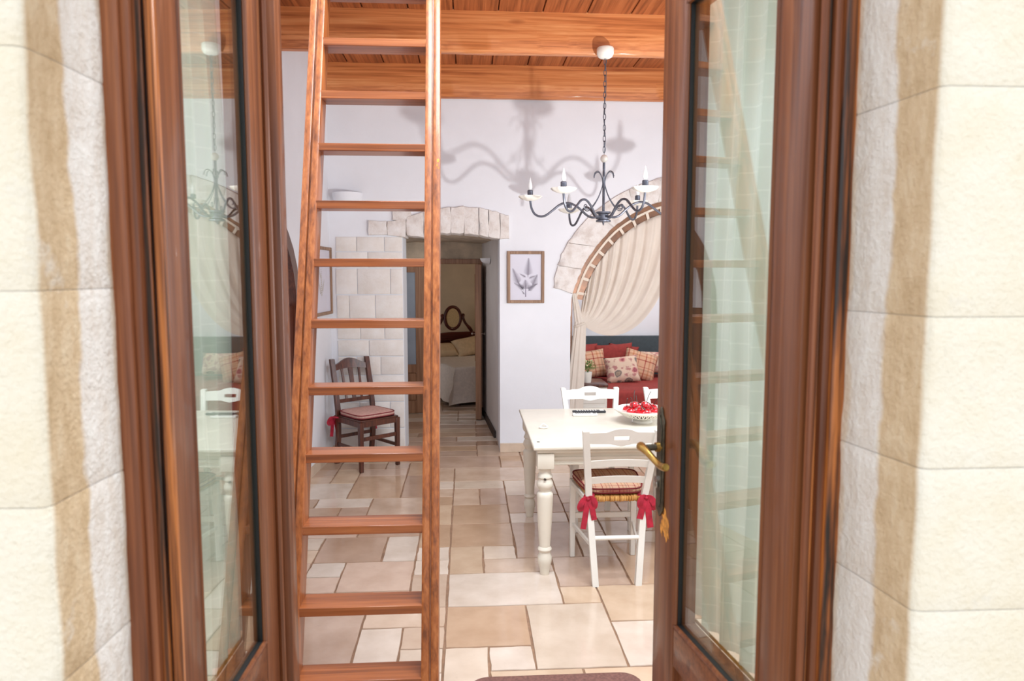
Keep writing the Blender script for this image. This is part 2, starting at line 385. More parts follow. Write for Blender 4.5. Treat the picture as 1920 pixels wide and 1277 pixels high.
wl = struct(MB().hexa([(-1.75, 1.2, 0), (-1.60, 1.2, 0), (-1.244, BW+.02, 0), (-1.44, BW+.02, 0), (-1.75, 1.2, ZT), (-1.60, 1.2, ZT), (-1.244, BW+.02, ZT), (-1.44, BW+.02, ZT)]).build('wall_left', 'wall', smooth=False), 'white left side wall behind the ladder and walnut chair', 'wall')
struct(MB().box(3.3, 1.2, 0, 3.5, BW, ZT).build('wall_right', 'wall', smooth=False), 'white right side wall hidden beyond the open right door', 'wall')
struct(MB().box(-1.9, 1.1, ZT, 3.6, BW+.4, ZT+.1).build('ceiling', 'wall', smooth=False), 'white high ceiling above the loft', 'ceiling')
# front wall: white inside skin with the doorway, stone blocks outside
fw = MB(); fw.box(-1.9, 1.205, 0, -.577, 1.27, ZT); fw.box(.664, 1.205, 0, 3.6, 1.27, ZT); fw.box(-.577, 1.205, 2.62, .664, 1.27, ZT)
fwall = struct(fw.build('wall_front', 'wall', smooth=False), 'thick pale limestone entrance wall around the double doors', 'wall')
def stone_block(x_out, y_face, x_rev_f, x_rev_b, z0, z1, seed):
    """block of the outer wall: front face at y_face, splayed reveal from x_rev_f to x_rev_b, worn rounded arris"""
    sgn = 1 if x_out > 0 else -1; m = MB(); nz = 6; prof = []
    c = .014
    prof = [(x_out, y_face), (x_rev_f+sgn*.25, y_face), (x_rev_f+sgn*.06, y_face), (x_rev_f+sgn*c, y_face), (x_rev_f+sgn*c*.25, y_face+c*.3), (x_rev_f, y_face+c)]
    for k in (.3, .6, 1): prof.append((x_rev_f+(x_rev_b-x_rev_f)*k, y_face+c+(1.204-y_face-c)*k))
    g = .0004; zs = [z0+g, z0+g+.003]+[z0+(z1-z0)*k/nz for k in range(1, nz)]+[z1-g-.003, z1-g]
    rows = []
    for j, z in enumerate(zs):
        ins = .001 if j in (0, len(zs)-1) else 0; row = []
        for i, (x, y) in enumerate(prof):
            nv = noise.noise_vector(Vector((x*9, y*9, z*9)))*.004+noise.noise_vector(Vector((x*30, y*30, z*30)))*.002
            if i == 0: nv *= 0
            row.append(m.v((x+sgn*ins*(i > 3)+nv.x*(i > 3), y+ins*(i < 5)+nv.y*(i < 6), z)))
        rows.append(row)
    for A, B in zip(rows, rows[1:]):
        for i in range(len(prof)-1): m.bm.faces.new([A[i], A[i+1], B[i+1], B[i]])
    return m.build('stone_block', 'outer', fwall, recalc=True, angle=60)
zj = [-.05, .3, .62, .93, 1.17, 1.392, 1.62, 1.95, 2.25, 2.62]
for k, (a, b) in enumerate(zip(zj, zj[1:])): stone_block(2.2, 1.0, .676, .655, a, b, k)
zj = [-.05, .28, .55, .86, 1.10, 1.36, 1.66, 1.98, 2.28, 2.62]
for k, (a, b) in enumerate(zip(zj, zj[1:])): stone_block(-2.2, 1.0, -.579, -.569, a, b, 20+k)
MB().box(-.585, 1.0, 2.62, .685, 1.203, 2.95, .006).build('lintel_stone', 'outer', fwall)
MB().box(-2.2, 1.0, 2.955, 2.2, 1.203, 5.2, .006).build('upper_stonework', 'outer', fwall)
struct(MB().box(-6, -7, -.16, 6, 1.2, -.06).build('ground', 'paving', smooth=False), 'pale paving outside the doorway', 'paving')

# floor with limestone slabs: 20 cm module, slabs of mixed size
fl = struct(MB().box(-1.9, 1.15, -.12, 3.6, 11.3, -.006).build('floor', 'grout', smooth=False), 'pale limestone slab floor with irregular joints', 'floor')
OX, OY, G = -.1115, 2.885, .2
LIGHT = (224, 204, 184); WHITE = (229, 212, 196); TAN = (202, 170, 142); PINK = (208, 180, 160); MID = (214, 188, 166); ORA = (222, 194, 166); DRK = (192, 160, 136)
known = [(0, 3, 3, 5, WHITE), (3, 3, 4, 4, ORA), (0, 1, 2, 3, TAN), (2, 0, 4, 3, LIGHT), (0, -1, 1, 1, LIGHT), (1, 0, 2, 1, WHITE), (1, -1, 3, 0, ORA), (3, -1, 6, 0, ORA),
         (4, 2, 6, 4, ORA), (4, 0, 6, 2, WHITE), (3, 4, 5, 6, PINK), (-1, 5, 1, 7, ORA) if False else (0, 5, 1, 7, ORA), (1, 5, 3, 6, MID), (1, 6, 2, 7, LIGHT), (2, 6, 4, 9, PINK),
         (-4, 0, -2, 3, PINK), (-2, 0, -1, 2, WHITE), (-2, 2, 0, 3, MID), (-1, 1, 0, 2, MID), (-1, 0, 0, 1, LIGHT), (-3, 4, -1, 6, PINK), (-4, 5, -3, 6, WHITE), (-4, 4, -3, 5, PINK),
         (-4, 6, -2, 8, DRK), (-2, 6, -1, 8, WHITE), (-5, 7, -4, 8, LIGHT), (-5, 6, -4, 7, ORA), (-1, 5, 0, 6, WHITE), (-1, 3, 0, 5, MID), (0, 7, 2, 9, TAN), (-1, 7, 0, 9, TAN), (0, 9, 2, 11, TAN),
         (0, 11, 1, 13, MID), (1, 11, 2, 13, PINK), (0, 13, 2, 14, LIGHT), (2, 12, 4, 14, LIGHT), (2, 9, 4, 10, WHITE), (-4, 12, -2, 15, TAN), (-2, 12, -1, 15, DRK), (-5, 11, -3, 12, WHITE), (-3, 10, -1, 12, MID)]
occ = {}
def tile(i0, j0, i1, j1, col, seed):
    for i in range(i0, i1):
        for j in range(j0, j1): occ[i, j] = 1
    g = .0052; x0, y0, x1, y1 = i0*G+g, j0*G+g, i1*G-g, j1*G-g; cx, cy = (x0+x1)/2, (y0+y1)/2
    m = MB(); ring = []; rr = random.Random(seed)
    sides = [((x0, y0), (x1, y0)), ((x1, y0), (x1, y1)), ((x1, y1), (x0, y1)), ((x0, y1), (x0, y0))]
    for (a, b) in sides:
        for k in range(4):
            t = k/4; jx, jy = rr.uniform(-.003, .003), rr.uniform(-.003, .003)
            ring.append((a[0]+(b[0]-a[0])*t+jx-cx, a[1]+(b[1]-a[1])*t+jy-cy))
    dz = rr.uniform(-.0006, .0006)
    top = [m.v((x*(1-.0012/max(.05, abs(x1-x0)/2)), y*(1-.0012/max(.05, abs(y1-y0)/2)), dz)) for x, y in ring]; bot = [m.v((x, y, -.012)) for x, y in ring]; mid = [m.v((x, y, -.003+dz)) for x, y in ring]
    m.bm.faces.new(top); n = len(ring)
    for A, B in ((top, mid), (mid, bot)):
        for k in range(n): m.bm.faces.new([A[k], B[k], B[(k+1) % n], A[(k+1) % n]])
    o = m.build('floor_tile', 'slab', fl, smooth=False); o.location = (OX+cx, OY+cy, 0); o.color = tuple(lin(col)[:3])+(1,)
seed = 0
def vary(c): k = rnd.uniform(.95, 1.03); return tuple(min(255, v*k) for v in c)
for a in known: tile(*a[:4], vary(a[4]), seed); seed += 1
cols = [LIGHT, WHITE, TAN, PINK, MID, MID, ORA, DRK, PINK, TAN]
def inroom(i, j):
    x = OX+(i+.5)*G; y = OY+(j+.5)*G
    if 1.2 < y < BW: return -1.75 < x < 3.3
    if y >= BW: return -1.1 < x < .5 and y < 9.6
    return False
for j in range(-9, 36):
    for i in range(-9, 18):
        if (i, j) in occ or not inroom(i, j): continue
        opts = [(2, 2), (3, 2), (2, 3), (2, 1), (1, 2), (2, 2), (3, 2), (1, 1)]; rnd.shuffle(opts)
        if j >= 17: opts = [(2, 1), (3, 1), (2, 2), (2, 1), (1, 1)]+[]; rnd.shuffle(opts)
        for w, h in opts+[(1, 1)]:
            if all((a, b) not in occ and inroom(a, b) for a in range(i, i+w) for b in range(j, j+h)):
                tile(i, j, i+w, j+h, vary(rnd.choice(cols)), seed); seed += 1; break
# skirting
bl = MB(); bl.hexa([(-1.352, 5.3, 0), (-1.337, 5.3, 0), (-1.229, BW, 0), (-1.244, BW, 0), (-1.352, 5.3, .09), (-1.337, 5.3, .09), (-1.229, BW, .09), (-1.244, BW, .09)])
struct(bl.build('baseboard_left', 'base', smooth=False), 'tan stone skirting along the left wall', 'skirting')
struct(MB().box(.305, BW-.015, 0, .968, BW, .085, .002).build('baseboard_back', 'base', smooth=False), 'tan stone skirting below the fern print', 'skirting')

# dressed stone pier on the end wall
rows = [(1.885, 2.02, [-1.19, -1.0, -.75, -.587]), (1.735, 1.882, [-1.19, -.90, -.587]), (1.495, 1.73, [-1.194, -1.0, -.70, -.587]), (1.275, 1.49, [-1.19, -1.077, -.84, -.587]),
        (1.08, 1.27, [-1.19, -.98, -.76, -.587]), (.925, 1.076, [-1.19, -.904, -.587]), (.75, .92, [-1.19, -1.02, -.80, -.587]), (.5, .745, [-1.19, -.88, -.587]), (.25, .495, [-1.19, -1.0, -.72, -.587]), (.0, .245, [-1.19, -.86, -.587])]
for k, (za, zb, xs) in enumerate(rows):
    for q, (xa, xb) in enumerate(zip(xs, xs[1:])):
        m = MB(); m.box(xa+.003, BW-.011, za+.003, xb-.003, BW+.05, zb-.003, .005, 2); m.jitter(.003, 14, k*7+q); m.build('pier_block', 'pierstone', wb)
def rough_stone(poly, y0, y1, name, seed, mat='stone', amp=.008):
    """irregular block: polygon in x,z with a bulged, noisy front"""
    cx = sum(p[0] for p in poly)/len(poly); cz = sum(p[1] for p in poly)/len(poly); P = []
    for (a, b) in zip(poly, poly[1:]+poly[:1]):
        for k in range(3): P.append((a[0]+(b[0]-a[0])*k/3, a[1]+(b[1]-a[1])*k/3))
    m = MB(); n = len(P); rings = []
    for s_, y in ((1, y1), (1, y0+.007), (.97, y0), (.5, y0-.004)):
        ring = []
        for (x, z) in P:
            nv = noise.noise_vector(Vector((x*24+seed, z*24, seed)))*amp
            ring.append(m.v((cx+(x-cx)*s_+nv.x, y+nv.y*.6*(y < y1), cz+(z-cz)*s_+nv.z)))
        rings.append(ring)
    for A, B in zip(rings, rings[1:]):
        for k in range(n): m.bm.faces.new([A[k], A[(k+1) % n], B[(k+1) % n], B[k]])
    m.bm.faces.new(rings[-1]); return m.build(name, mat, wb, angle=55)
lx = [-.892, -.72, -.55, -.387, -.26, -.141, -.023, .115, .202, .307, .392]
def ltop(x): return 2.16 if x < -.66 else 2.295-.42*(x+.05)**2
for k, (a, b) in enumerate(zip(lx, lx[1:])):
    zt = [ltop(a+.01), ltop(b-.01)]; zb = [2.035 if a < -.56 else 2.0+.055*math.sin(max(0, min(1, (x+.585)/.89))*PI) for x in (a, b)]
    if a < -.5 and b > -.56: zb = [2.035, 2.012]
    rough_stone([(a+.002, zb[0]), (b-.002, zb[1]), (b-.002, zt[1]), (a+.002, zt[0])], BW-.03, BW+.28, 'lintel_stone', k+3, amp=.013)
rough_stone([(-.67, 2.17), (-.5, 2.17), (-.5, 2.27), (-.665, 2.265)], BW-.025, BW+.1, 'lintel_stone', 31)
arch_out = curve([(x, 0, z) for x, z in [(.79, 1.525), (.845, 1.76), (.935, 1.97), (1.165, 2.245), (1.5, 2.465), (1.82, 2.575), (1.95, 2.59)]], 6)
inn = curve([(x, 0, z) for x, z in arch_pts[1:]], 6)
NV = 6
def at(L, t): f = t*(len(L)-1); i = min(int(f), len(L)-2); return L[i].lerp(L[i+1], f-i)
for side in (0, 1):
    for k in range(NV):
        ta, tb = k/NV, (k+1)/NV; pts = [at(inn, ta), at(arch_out, ta), at(arch_out, (ta+tb)/2), at(arch_out, tb), at(inn, tb), at(inn, (ta+tb)/2)]
        poly = [((3.9-p.x) if side else p.x, p.z) for p in pts]
        if k == 0: poly[1] = (poly[1][0]+(-.02 if side else .02), poly[1][1]+.03)
        if side: poly = poly[::-1]
        rough_stone(poly, BW-.02, BW+.06, 'arch_stone', 50+k+side*20, amp=.011)

# hallway, alcove, bedroom shells
hw = MB(); hw.hexa([(.305, BW+.44, 0), (.42, BW+.44, 0), (.3, 8.62, 0), (.18, 8.62, 0), (.305, BW+.44, 2.5), (.42, BW+.44, 2.5), (.3, 8.62, 2.5), (.18, 8.62, 2.5)])
hr = struct(hw.build('wall_hall_right', 'hallwall', smooth=False), 'grey white right wall of the hallway', 'wall')
struct(MB().hexa([(.268, 7.2, 0), (.29, 7.2, 0), (.185, 8.6, 0), (.165, 8.6, 0), (.268, 7.2, .07), (.29, 7.2, .07), (.185, 8.6, .07), (.165, 8.6, .07)]).build('hall_foot_shadow', 'foot_shadow', smooth=False), 'dark strip painted as the shadow at the foot of the hallway wall', 'skirting')  # dark strip stands in for the shadow where wall meets floor
struct(MB().box(-1.1, BW+.44, 0, -1.0, 8.62, 2.5).build('wall_hall_left', 'hallwall', smooth=False), 'white left wall of the hallway', 'wall')
he = MB(); he.box(-1.1, 8.56, 1.86, .5, 8.66, 2.5); he.box(-1.1, 8.56, 0, -.86, 8.66, 1.86); he.box(.15, 8.56, 0, .5, 8.66, 1.86)
struct(he.build('wall_hall_end', 'hallend', smooth=False), 'stained plaster wall above the inner door', 'wall')
hc = MB(); hc.grid(lambda u, v: (-1.1+1.6*u, BW+.3+(2.05)*v, 2.06+.05*math.sin(PI*u)+.10*v*0+.02*noise.noise(Vector((u*9, v*9, 2)))), 14, 16); hc.thick(.05)
struct(hc.build('ceiling_hall', 'hallend'), 'rough stained vault of the hallway', 'ceiling')
al = MB(); al.box(.55, 8.32, 0, 3.6, 8.45, 2.9); al.box(.5, BW+.44, 0, .75, 8.45, 2.9); al.box(3.3, BW+.44, 0, 3.5, 8.45, 2.9); al.box(.5, BW+.44, 2.8, 3.5, 8.45, 2.9)
struct(al.build('wall_alcove', 'wall', smooth=False), 'white walls of the sleeping alcove', 'wall')
bd = MB(); bd.box(-2.2, 11.2, 0, 2.4, 11.3, 2.6); bd.box(-2.3, 8.6, 0, -2.2, 11.3, 2.6); bd.box(2.2, 8.46, 0, 2.3, 11.3, 2.6); bd.box(-2.3, 8.66, 2.5, 2.3, 11.3, 2.6)
struct(bd.build('wall_bedroom', 'bedwall', smooth=False), 'dim beige walls of the far bedroom', 'wall')

# ceiling planks of the loft and its beams
cl = struct(MB().box(-1.75, 3.3, 3.552, 3.4, BW, 3.60).build('ceiling_loft', 'plank', smooth=False), 'orange brown plank underside of the loft', 'ceiling')
x = -1.66
pl = None
while x < 3.3:
    m = MB(); m.box(-.154, -1.66, -.014, .154, 1.66, .014, .004)
    if pl is None: pl = m.build('ceiling_plank', 'plank', cl); pl.location = (x+.157, 4.96, 3.537)
    else:
        q = pl.copy(); C.objects.link(q); q.location = (x+.157, 4.96, 3.537); m.bm.free()
    x += .3155
def beam(y0, label, seed):
    m = MB(); n = 70; prof = [(0, .012), (.012, 0), (.16, 0), (.172, .012), (.172, .293), (.16, .305), (.012, .305), (0, .293)]
    prof = [(0, .02), (.014, 0), (.045, -.004), (.075, 0), (.085, .014), (.085, .285), (0, .285), (0, .16)]
    rings = []
    for i in range(n+1):
        xx = -1.55+4.95*i/n; ring = []
        for j, (py, pz) in enumerate(prof):
            a = .010 if j in (0, 1) else .004
            nv = noise.noise_vector(Vector((xx*(14 if j < 2 else 3)+seed, py*20, pz*20)))
            ring.append(m.v((xx, y0+py+nv.y*a*(0 if j > 3 and j < 7 else 1), 3.245+pz+nv.z*a*(pz < .2))))
        rings.append(ring)
    for A, B in zip(rings, rings[1:]):
        for k in range(len(prof)): m.bm.faces.new([A[k], A[(k+1) % 8], B[(k+1) % 8], B[k]])
    m.bm.faces.new(rings[0]); m.bm.faces.new(rings[-1][::-1])
    o = m.build('ceiling_beam', 'beam'); tag(o, label, 'beam', 'loft beams'); return o
beam(5.2, 'rough orange pine beam from which the chandelier hangs', 1)
beam(6.50, 'orange pine beam lying against the white end wall', 5)
beam(3.43, 'pine beam the ladder leans on, above the view', 9)

# arched dark wooden door in the left wall (seen edge-on)
ad = thing('door_3', 'dark arched wooden door set in the left wall', 'door', (-1.36, 4.85, 0), math.atan2(.08, 1)*-1)
struct(ad)
def archpoly(hw_, zs, r, n=12): return [(-hw_, 0), (hw_, 0)]+[(hw_*math.cos(PI*k/n), zs+r*math.sin(PI*k/n)) for k in range(n+1)]
fr = MB()
o_ = [(.66*math.cos(PI*k/14), 1.42+.72*math.sin(PI*k/14)) for k in range(15)]; i_ = [(.56*math.cos(PI*k/14), 1.42+.62*math.sin(PI*k/14)) for k in range(15)]
o_ = [(.66, 0)]+o_+[(-.66, 0)]; i_ = [(.56, 0)]+i_+[(-.56, 0)]
for k in range(len(o_)-1):
    P = [o_[k], o_[k+1], i_[k+1], i_[k]]
    fr.hexa([(-.02, *P[0]), (-.02, *P[1]), (-.02, *P[2]), (-.02, *P[3]), (.05, *P[0]), (.05, *P[1]), (.05, *P[2]), (.05, *P[3])])
fr.build('arched_frame', 'darkwood', ad)
for k in range(5):
    a = -.56+.224*k
    top = min(1.42+.62*math.sqrt(max(0, 1-(q/.56)**2)) for q in (a, a+.224)) if k != 2 else 2.0
    MB().box(-.01, a+.003, 0.01, .02, a+.221, max(1.45, top), .004).build('door_plank', 'darkwood', ad)

# ------------------------------------------------------------------ entrance door frame and leaves
tr = thing('trim_1', 'left jamb of the brown wooden door frame', 'door frame', (-.56, 1.2, 0), world=True); struct(tr)
MB().box(-.573, 1.19, -.05, -.543, 1.265, 2.6, .006, 2).build('outer_moulding', 'jamb_face', tr)
MB().box(-.5445, 1.199, -.05, -.529, 1.262, 2.6, .004, 2).build('inner_moulding', 'jamb_face', tr)
MB().box(-.530, 1.212, -.05, -.517, 1.235, 2.6, .002).build('rebate_strip', 'jamb', tr)
MB().box(-.5145, 1.216, -.05, -.4985, 1.233, 2.6, .003).build('rebate_strip', 'jamb', tr)
MB().box(-.520, 1.222, -.05, -.512, 1.235, 2.6).build('rebate_groove', 'black', tr)
tr = thing('trim_2', 'right jamb of the brown wooden door frame', 'door frame', (.65, 1.2, 0), world=True); struct(tr)
MB().box(.632, 1.19, -.05, .659, 1.265, 2.6, .006, 2).build('outer_moulding', 'jamb', tr)
MB().box(.618, 1.197, -.05, .633, 1.262, 2.6, .005, 2).build('inner_moulding', 'jamb_face', tr)
MB().box(.607, 1.205, -.05, .6175, 1.25, 2.6, .003).build('rebate_strip', 'jamb', tr)
MB().box(.5985, 1.196, -.05, .608, 1.213, 2.6, .003).build('rebate_strip', 'jamb_face', tr)
MB().box(.605, 1.21, -.05, .614, 1.26, 2.6).build('rebate_groove', 'black', tr)
tr = thing('trim_3', 'head of the brown wooden door frame', 'door frame', (.04, 1.2, 2.56), world=True); struct(tr)
MB().box(-.576, 1.19, 2.56, .665, 1.265, 2.625, .005).build('head_moulding', 'jamb_face', tr)

def leaf(name, label, hinge, slope, side, L, s_g0, s_g1, astragal):
    """glazed door leaf. local axes: x from hinge to free edge, y = towards the visible (outer) face, z up"""
    d = Vector((slope, 1, 0)).normalized(); nrm = Vector((d.y, -d.x, 0))*side   # side=+1: visible face towards +X
    root = thing(name, label, 'door', (hinge[0], hinge[1], 0)); struct(root)
    B = Matrix((( d.x, nrm.x, 0), (d.y, nrm.y, 0), (0, 0, 1))).to_4x4()
    ZB, ZTOP, Z0, Z1 = .80, 2.31, .05, 2.52; TH = -.055
    def mb(): return MB(B)
    bead = .012
    # stiles and rails with a bead along the glass
    mb().box(0, TH, Z0, s_g0-bead, 0, Z1, .004, 2).build('stile', 'door', root)
    st = mb().box(s_g1+bead, TH, Z0, L, 0, Z1, .004, 2).build('stile', 'door', root)
    mb().box(s_g0-bead+.001, TH, ZB-.115, s_g1+bead-.001, -.001, ZB-bead, .004, 2).build('rail', 'door_x', root)
    mb().box(s_g0-bead+.001, TH, Z0, s_g1+bead-.001, -.001, Z0+.14, .004, 2).build('rail', 'door_x', root)
    mb().box(s_g0-bead+.001, TH, ZTOP+bead, s_g1+bead-.001, -.001, Z1, .004, 2).build('rail', 'door_x', root)
    p = mb(); p.box(s_g0-bead, -.04, Z0+.135, s_g1+bead, -.016, ZB-.11); p.box(s_g0+.05, -.045, Z0+.19, s_g1-.05, -.008, ZB-.165, .008); p.build('panel', 'door', root)
    # bead mouldings (rounded) round the glass
    for (a, b) in (((s_g0-bead/2, ZB), (s_g0-bead/2, ZTOP)), ((s_g1+bead/2, ZB), (s_g1+bead/2, ZTOP)), ((s_g0-bead/2, ZB-bead/2), (s_g1+bead/2, ZB-bead/2)), ((s_g0-bead/2, ZTOP+bead/2), (s_g1+bead/2, ZTOP+bead/2))):
        m = mb(); m.tube([(a[0], -.0045, a[1]), (b[0], -.0045, b[1])], .0065, 8); m.build('glazing_bead', 'door', root)
    # black gasket lining the rebate down to the glass, brown lining behind it
    g = mb(); w = .004
    for x0, z0, x1, z1 in ((s_g0-bead, ZB, s_g0, ZTOP), (s_g1, ZB, s_g1+bead, ZTOP), (s_g0, ZB-bead, s_g1, ZB), (s_g0, ZTOP, s_g1, ZTOP+bead)):
        g.box(x0, -.0185, z0, x1, -.0075, z1)
    g.build('gasket', 'black', root)
    for q in (0, 1, 2): 
        rl = mb(); rl.tube([(s_g1-.0006, -.0095-.003*q, ZB), (s_g1-.0006, -.0095-.003*q, ZTOP)], .0014, 5); rl.build('gasket_rib', 'black', root)
    for x0, z0, x1, z1 in ((s_g0-bead, ZB, s_g0, ZTOP), (s_g1, ZB, s_g1+bead, ZTOP), (s_g0, ZB-bead, s_g1, ZB), (s_g0, ZTOP, s_g1, ZTOP+bead)):
        mb().box(x0, TH, z0, x1, -.019, z1).build('glazing_strip', 'door', root)
    mb().box(s_g0-.004, -.0182, ZB-.004, s_g1+.004, -.0145, ZTOP+.004).build('pane', 'glass', root)
    if astragal:
        m = mb(); m.box(L-.012, -.02, Z0, L+.045, .031, Z1, .005, 2); m.build('meeting_strip', 'door', root)
        m = mb(); m.tube([(L-.018, .006, Z0), (L-.018, .006, Z1)], .008, 8); m.build('half_round_moulding', 'door', root)
    return root, B, mb, st
lL = leaf('door_1', 'left glazed brown door leaf with a sheer curtain, folded inwards', (-.504, 1.238), .033, 1, .572, .097, .441, True)
lR = leaf('door_2', 'right glazed brown door leaf with brass handle, folded inwards', (.589, 1.219), -.1484, -1, .615, .112, .479, False)
# handle set on the right leaf
root, B, mb, st = lR
S0 = .577
pp = [(-.021, 1.075), (-.016, 1.066), (-.007, 1.058), (0, 1.050), (.007, 1.058), (.016, 1.066), (.021, 1.075), (.021, 1.295), (.023, 1.303), (.017, 1.315), (.011, 1.322), (.008, 1.334), (0, 1.341), (-.008, 1.334), (-.011, 1.322), (-.017, 1.315), (-.023, 1.303), (-.021, 1.295)]
m = mb(); m.prism([(S0+x, z) for x, z in pp], .0005, .006, 'xz', .0015)
pl_ = m.build('handle_plate', 'plate', root)
m = mb(); m.prism([(S0+x*.62, 1.195+(z-1.195)*.84) for x, z in pp], .005, .009, 'xz', .0015); m.build('raised_panel', 'plate', pl_)
for z in (1.078, 1.318): 
    m = mb(); m.tube([(S0, .005, z), (S0, .0085, z)], .004, 8); m.build('screw', 'plate', pl_)
m = mb(); m.tube([(S0, .006, 1.235), (S0, .018, 1.235)], [.0135, .0125], 14); lv = m.build('handle_collar', 'brass', root)
m = mb(); m.tube(curve([(S0, .012, 1.235), (S0, .05, 1.235)], 3), .0085, 10); m.build('spindle', 'plate', lv)
m = mb(); pts = curve([(S0+.006, .056, 1.238), (S0-.012, .058, 1.238), (S0-.035, .055, 1.232), (S0-.062, .049, 1.220), (S0-.09, .045, 1.212), (S0-.112, .044, 1.213), (S0-.124, .044, 1.217)], 4)
m.tube(pts, [.0125, .0125, .012, .0115, .0110, .0105, .010, .0096, .0092, .009, .0088, .0086, .0084, .0084, .0084, .0085, .0086, .009, .0094, .0096, .0098, .010, .0102, .010, .008], 12); m.build('lever', 'brass', root)
m = mb(); m.tube([(S0, .009, 1.15), (S0, .017, 1.15)], .0085, 12); kc = m.build('lock_cylinder', 'steel', root)
m = mb(); m.box(S0-.004, .009, 1.128, S0+.004, .0165, 1.15, .002); m.build('cylinder_tail', 'steel', kc)
m = mb(); rr = random.Random(4)
pa = [(S0-.028+.02*math.cos(a)*(1+rr.uniform(-.45, .45))+.006*math.sin(a), 1.035+.034*math.sin(a)*(1+rr.uniform(-.4, .4))) for a in [2*PI*k/26 for k in range(26)]]
m.prism(pa, .0001, .0007, 'xz'); m.build('worn_patch', 'bare', root, smooth=False)
m = mb(); m.prism([(S0-.008+.008*math.cos(a)*(1+rr.uniform(-.4, .4)), 1.022+.018*math.sin(a)*(1+rr.uniform(-.4, .4))) for a in [2*PI*k/18 for k in range(18)]], .0001, .0006, 'xz'); m.build('worn_patch', 'bare', root, smooth=False)
# curtains behind the panes
def leaf_curtain(L, s0, s1, label, sd, edge):
    root, B, mb, st = L
    c = thing('door_curtain', label, 'curtain', root.location.copy()); rr = random.Random(sd)
    ph = [rr.uniform(0, 6.28) for _ in range(6)]
    def f(u, v):
        z = .79+1.58*v; s1v = s1+edge(1-v)
        s = s0+(s1v-s0)*u; a = .017+.005*math.sin(3*v+ph[0])
        y = -.086+a*math.sin(2*PI*5.5*u+ph[1]+.7*math.sin(2.2*v+ph[2]))+.006*math.sin(2*PI*11*u+ph[3]+v)+.004*math.sin(9*v+5*u+ph[4])
        return (s+.008*math.sin(2*PI*5.5*u+ph[5]+1.2*math.sin(3*v)), min(y, -.062), z)
    m = mb(); m.grid(f, 90, 40, True); m.build('curtain_cloth', 'sheer', c, recalc=False)
    for z in (.80, 2.36):
        m = mb(); m.tube([(s0-.02, -.0625, z), (s1+.03, -.0625, z)], .004, 8); m.build('curtain_rod', 'brass', c)
    return c
leaf_curtain(lL, .055, .525, 'sheer pale curtain behind the left door pane', 3, lambda t: .006*math.sin(7*t)-.02*max(0, t-.8)*2)
leaf_curtain(lR, .065, .585, 'sheer pale curtain behind the right door pane', 8, lambda t: -.05*max(0, .45-t)*2+.006*math.sin(8*t)-.05*max(0, t-.85)*2)

# ------------------------------------------------------------------ ladder
def lad_y(z): return 3.09-(2.657-z)*.32
ladz = [2.662, 2.411, 2.182, 1.941, 1.716, 1.490, 1.250, 1.011, .769, .505, .252, 0]
# tread heights refined from their front edges
import math as _m
def z_on_ladder(py):
    th = _m.atan(125/1335); t = _m.tan(_m.atan((py-638.5)/1335)+th)
    # z = H - t*fy with fy ~ Y*cos(yaw)
    z = 1.5
    for _ in range(30): z = 1.683-t*(lad_y(z)*.998-.38*.063)
    return z
ladz = [z_on_ladder(y) for y in (72, 171, 269, 376.5, 485, 600, 725, 851, 986, 1138, 1276)]
lad = thing('ladder', 'tall orange brown pine ladder with flat treads leaning on the loft', 'ladder', (-.375, 2.22, 0), world=True)
dirL = Vector((0, .32, 1)).normalized(); back = Vector((0, 1, -.32)).normalized()
def lpt(x, z, d=0): return Vector((x, lad_y(z), z))+back*d
for xa, xb in ((-.645, -.585), (-.165, -.105)):
    m = MB(); za, zb = .0, 3.42; xm = (xa+xb)/2
    for x0, x1 in ((xa, xm-.003), (xm+.003, xb)):
        P = [lpt(x0, za), lpt(x1, za), lpt(x1, za, .105)+Vector((0, 0, .032)), lpt(x0, za, .105)+Vector((0, 0, .032)), lpt(x0, zb), lpt(x1, zb), lpt(x1, zb, .105), lpt(x0, zb, .105)]
        m.hexa(P, .003, 2)
    m.hexa([lpt(xm-.005, za+.01, .012), lpt(xm+.005, za+.01, .012), lpt(xm+.005, za+.05, .1), lpt(xm-.005, za+.05, .1), lpt(xm-.005, zb-.01, .012), lpt(xm+.005, zb-.01, .012), lpt(xm+.005, zb-.01, .1), lpt(xm-.005, zb-.01, .1)])
    m.build('ladder_rail', 'ladder', lad)
m = MB()
for (x_, z_, a_) in ((-.112, 2.135, .007), (-.116, 2.115, .005), (-.110, 2.105, .004)):
    c_ = lpt(x_, z_, -.0006); m.bm.faces.new([m.v(c_+Vector((a_*.8*math.cos(q), 0, 0))+dirL*a_*1.3*math.sin(q)) for q in (0, .9, 1.7, 2.8, 3.9, 5.1)])
m.build('chipped_spot', 'bare', lad, smooth=False)
for k, z in enumerate(ladz+[ladz[0]+.24, ladz[0]+.48]):
    m = MB(); y = lad_y(z)-.002; m.box(-.588, y, z-.031, -.162, y+.115, z, .0018, 1); m.jitter(.0012, 25, k); m.build('tread', 'tread', lad)

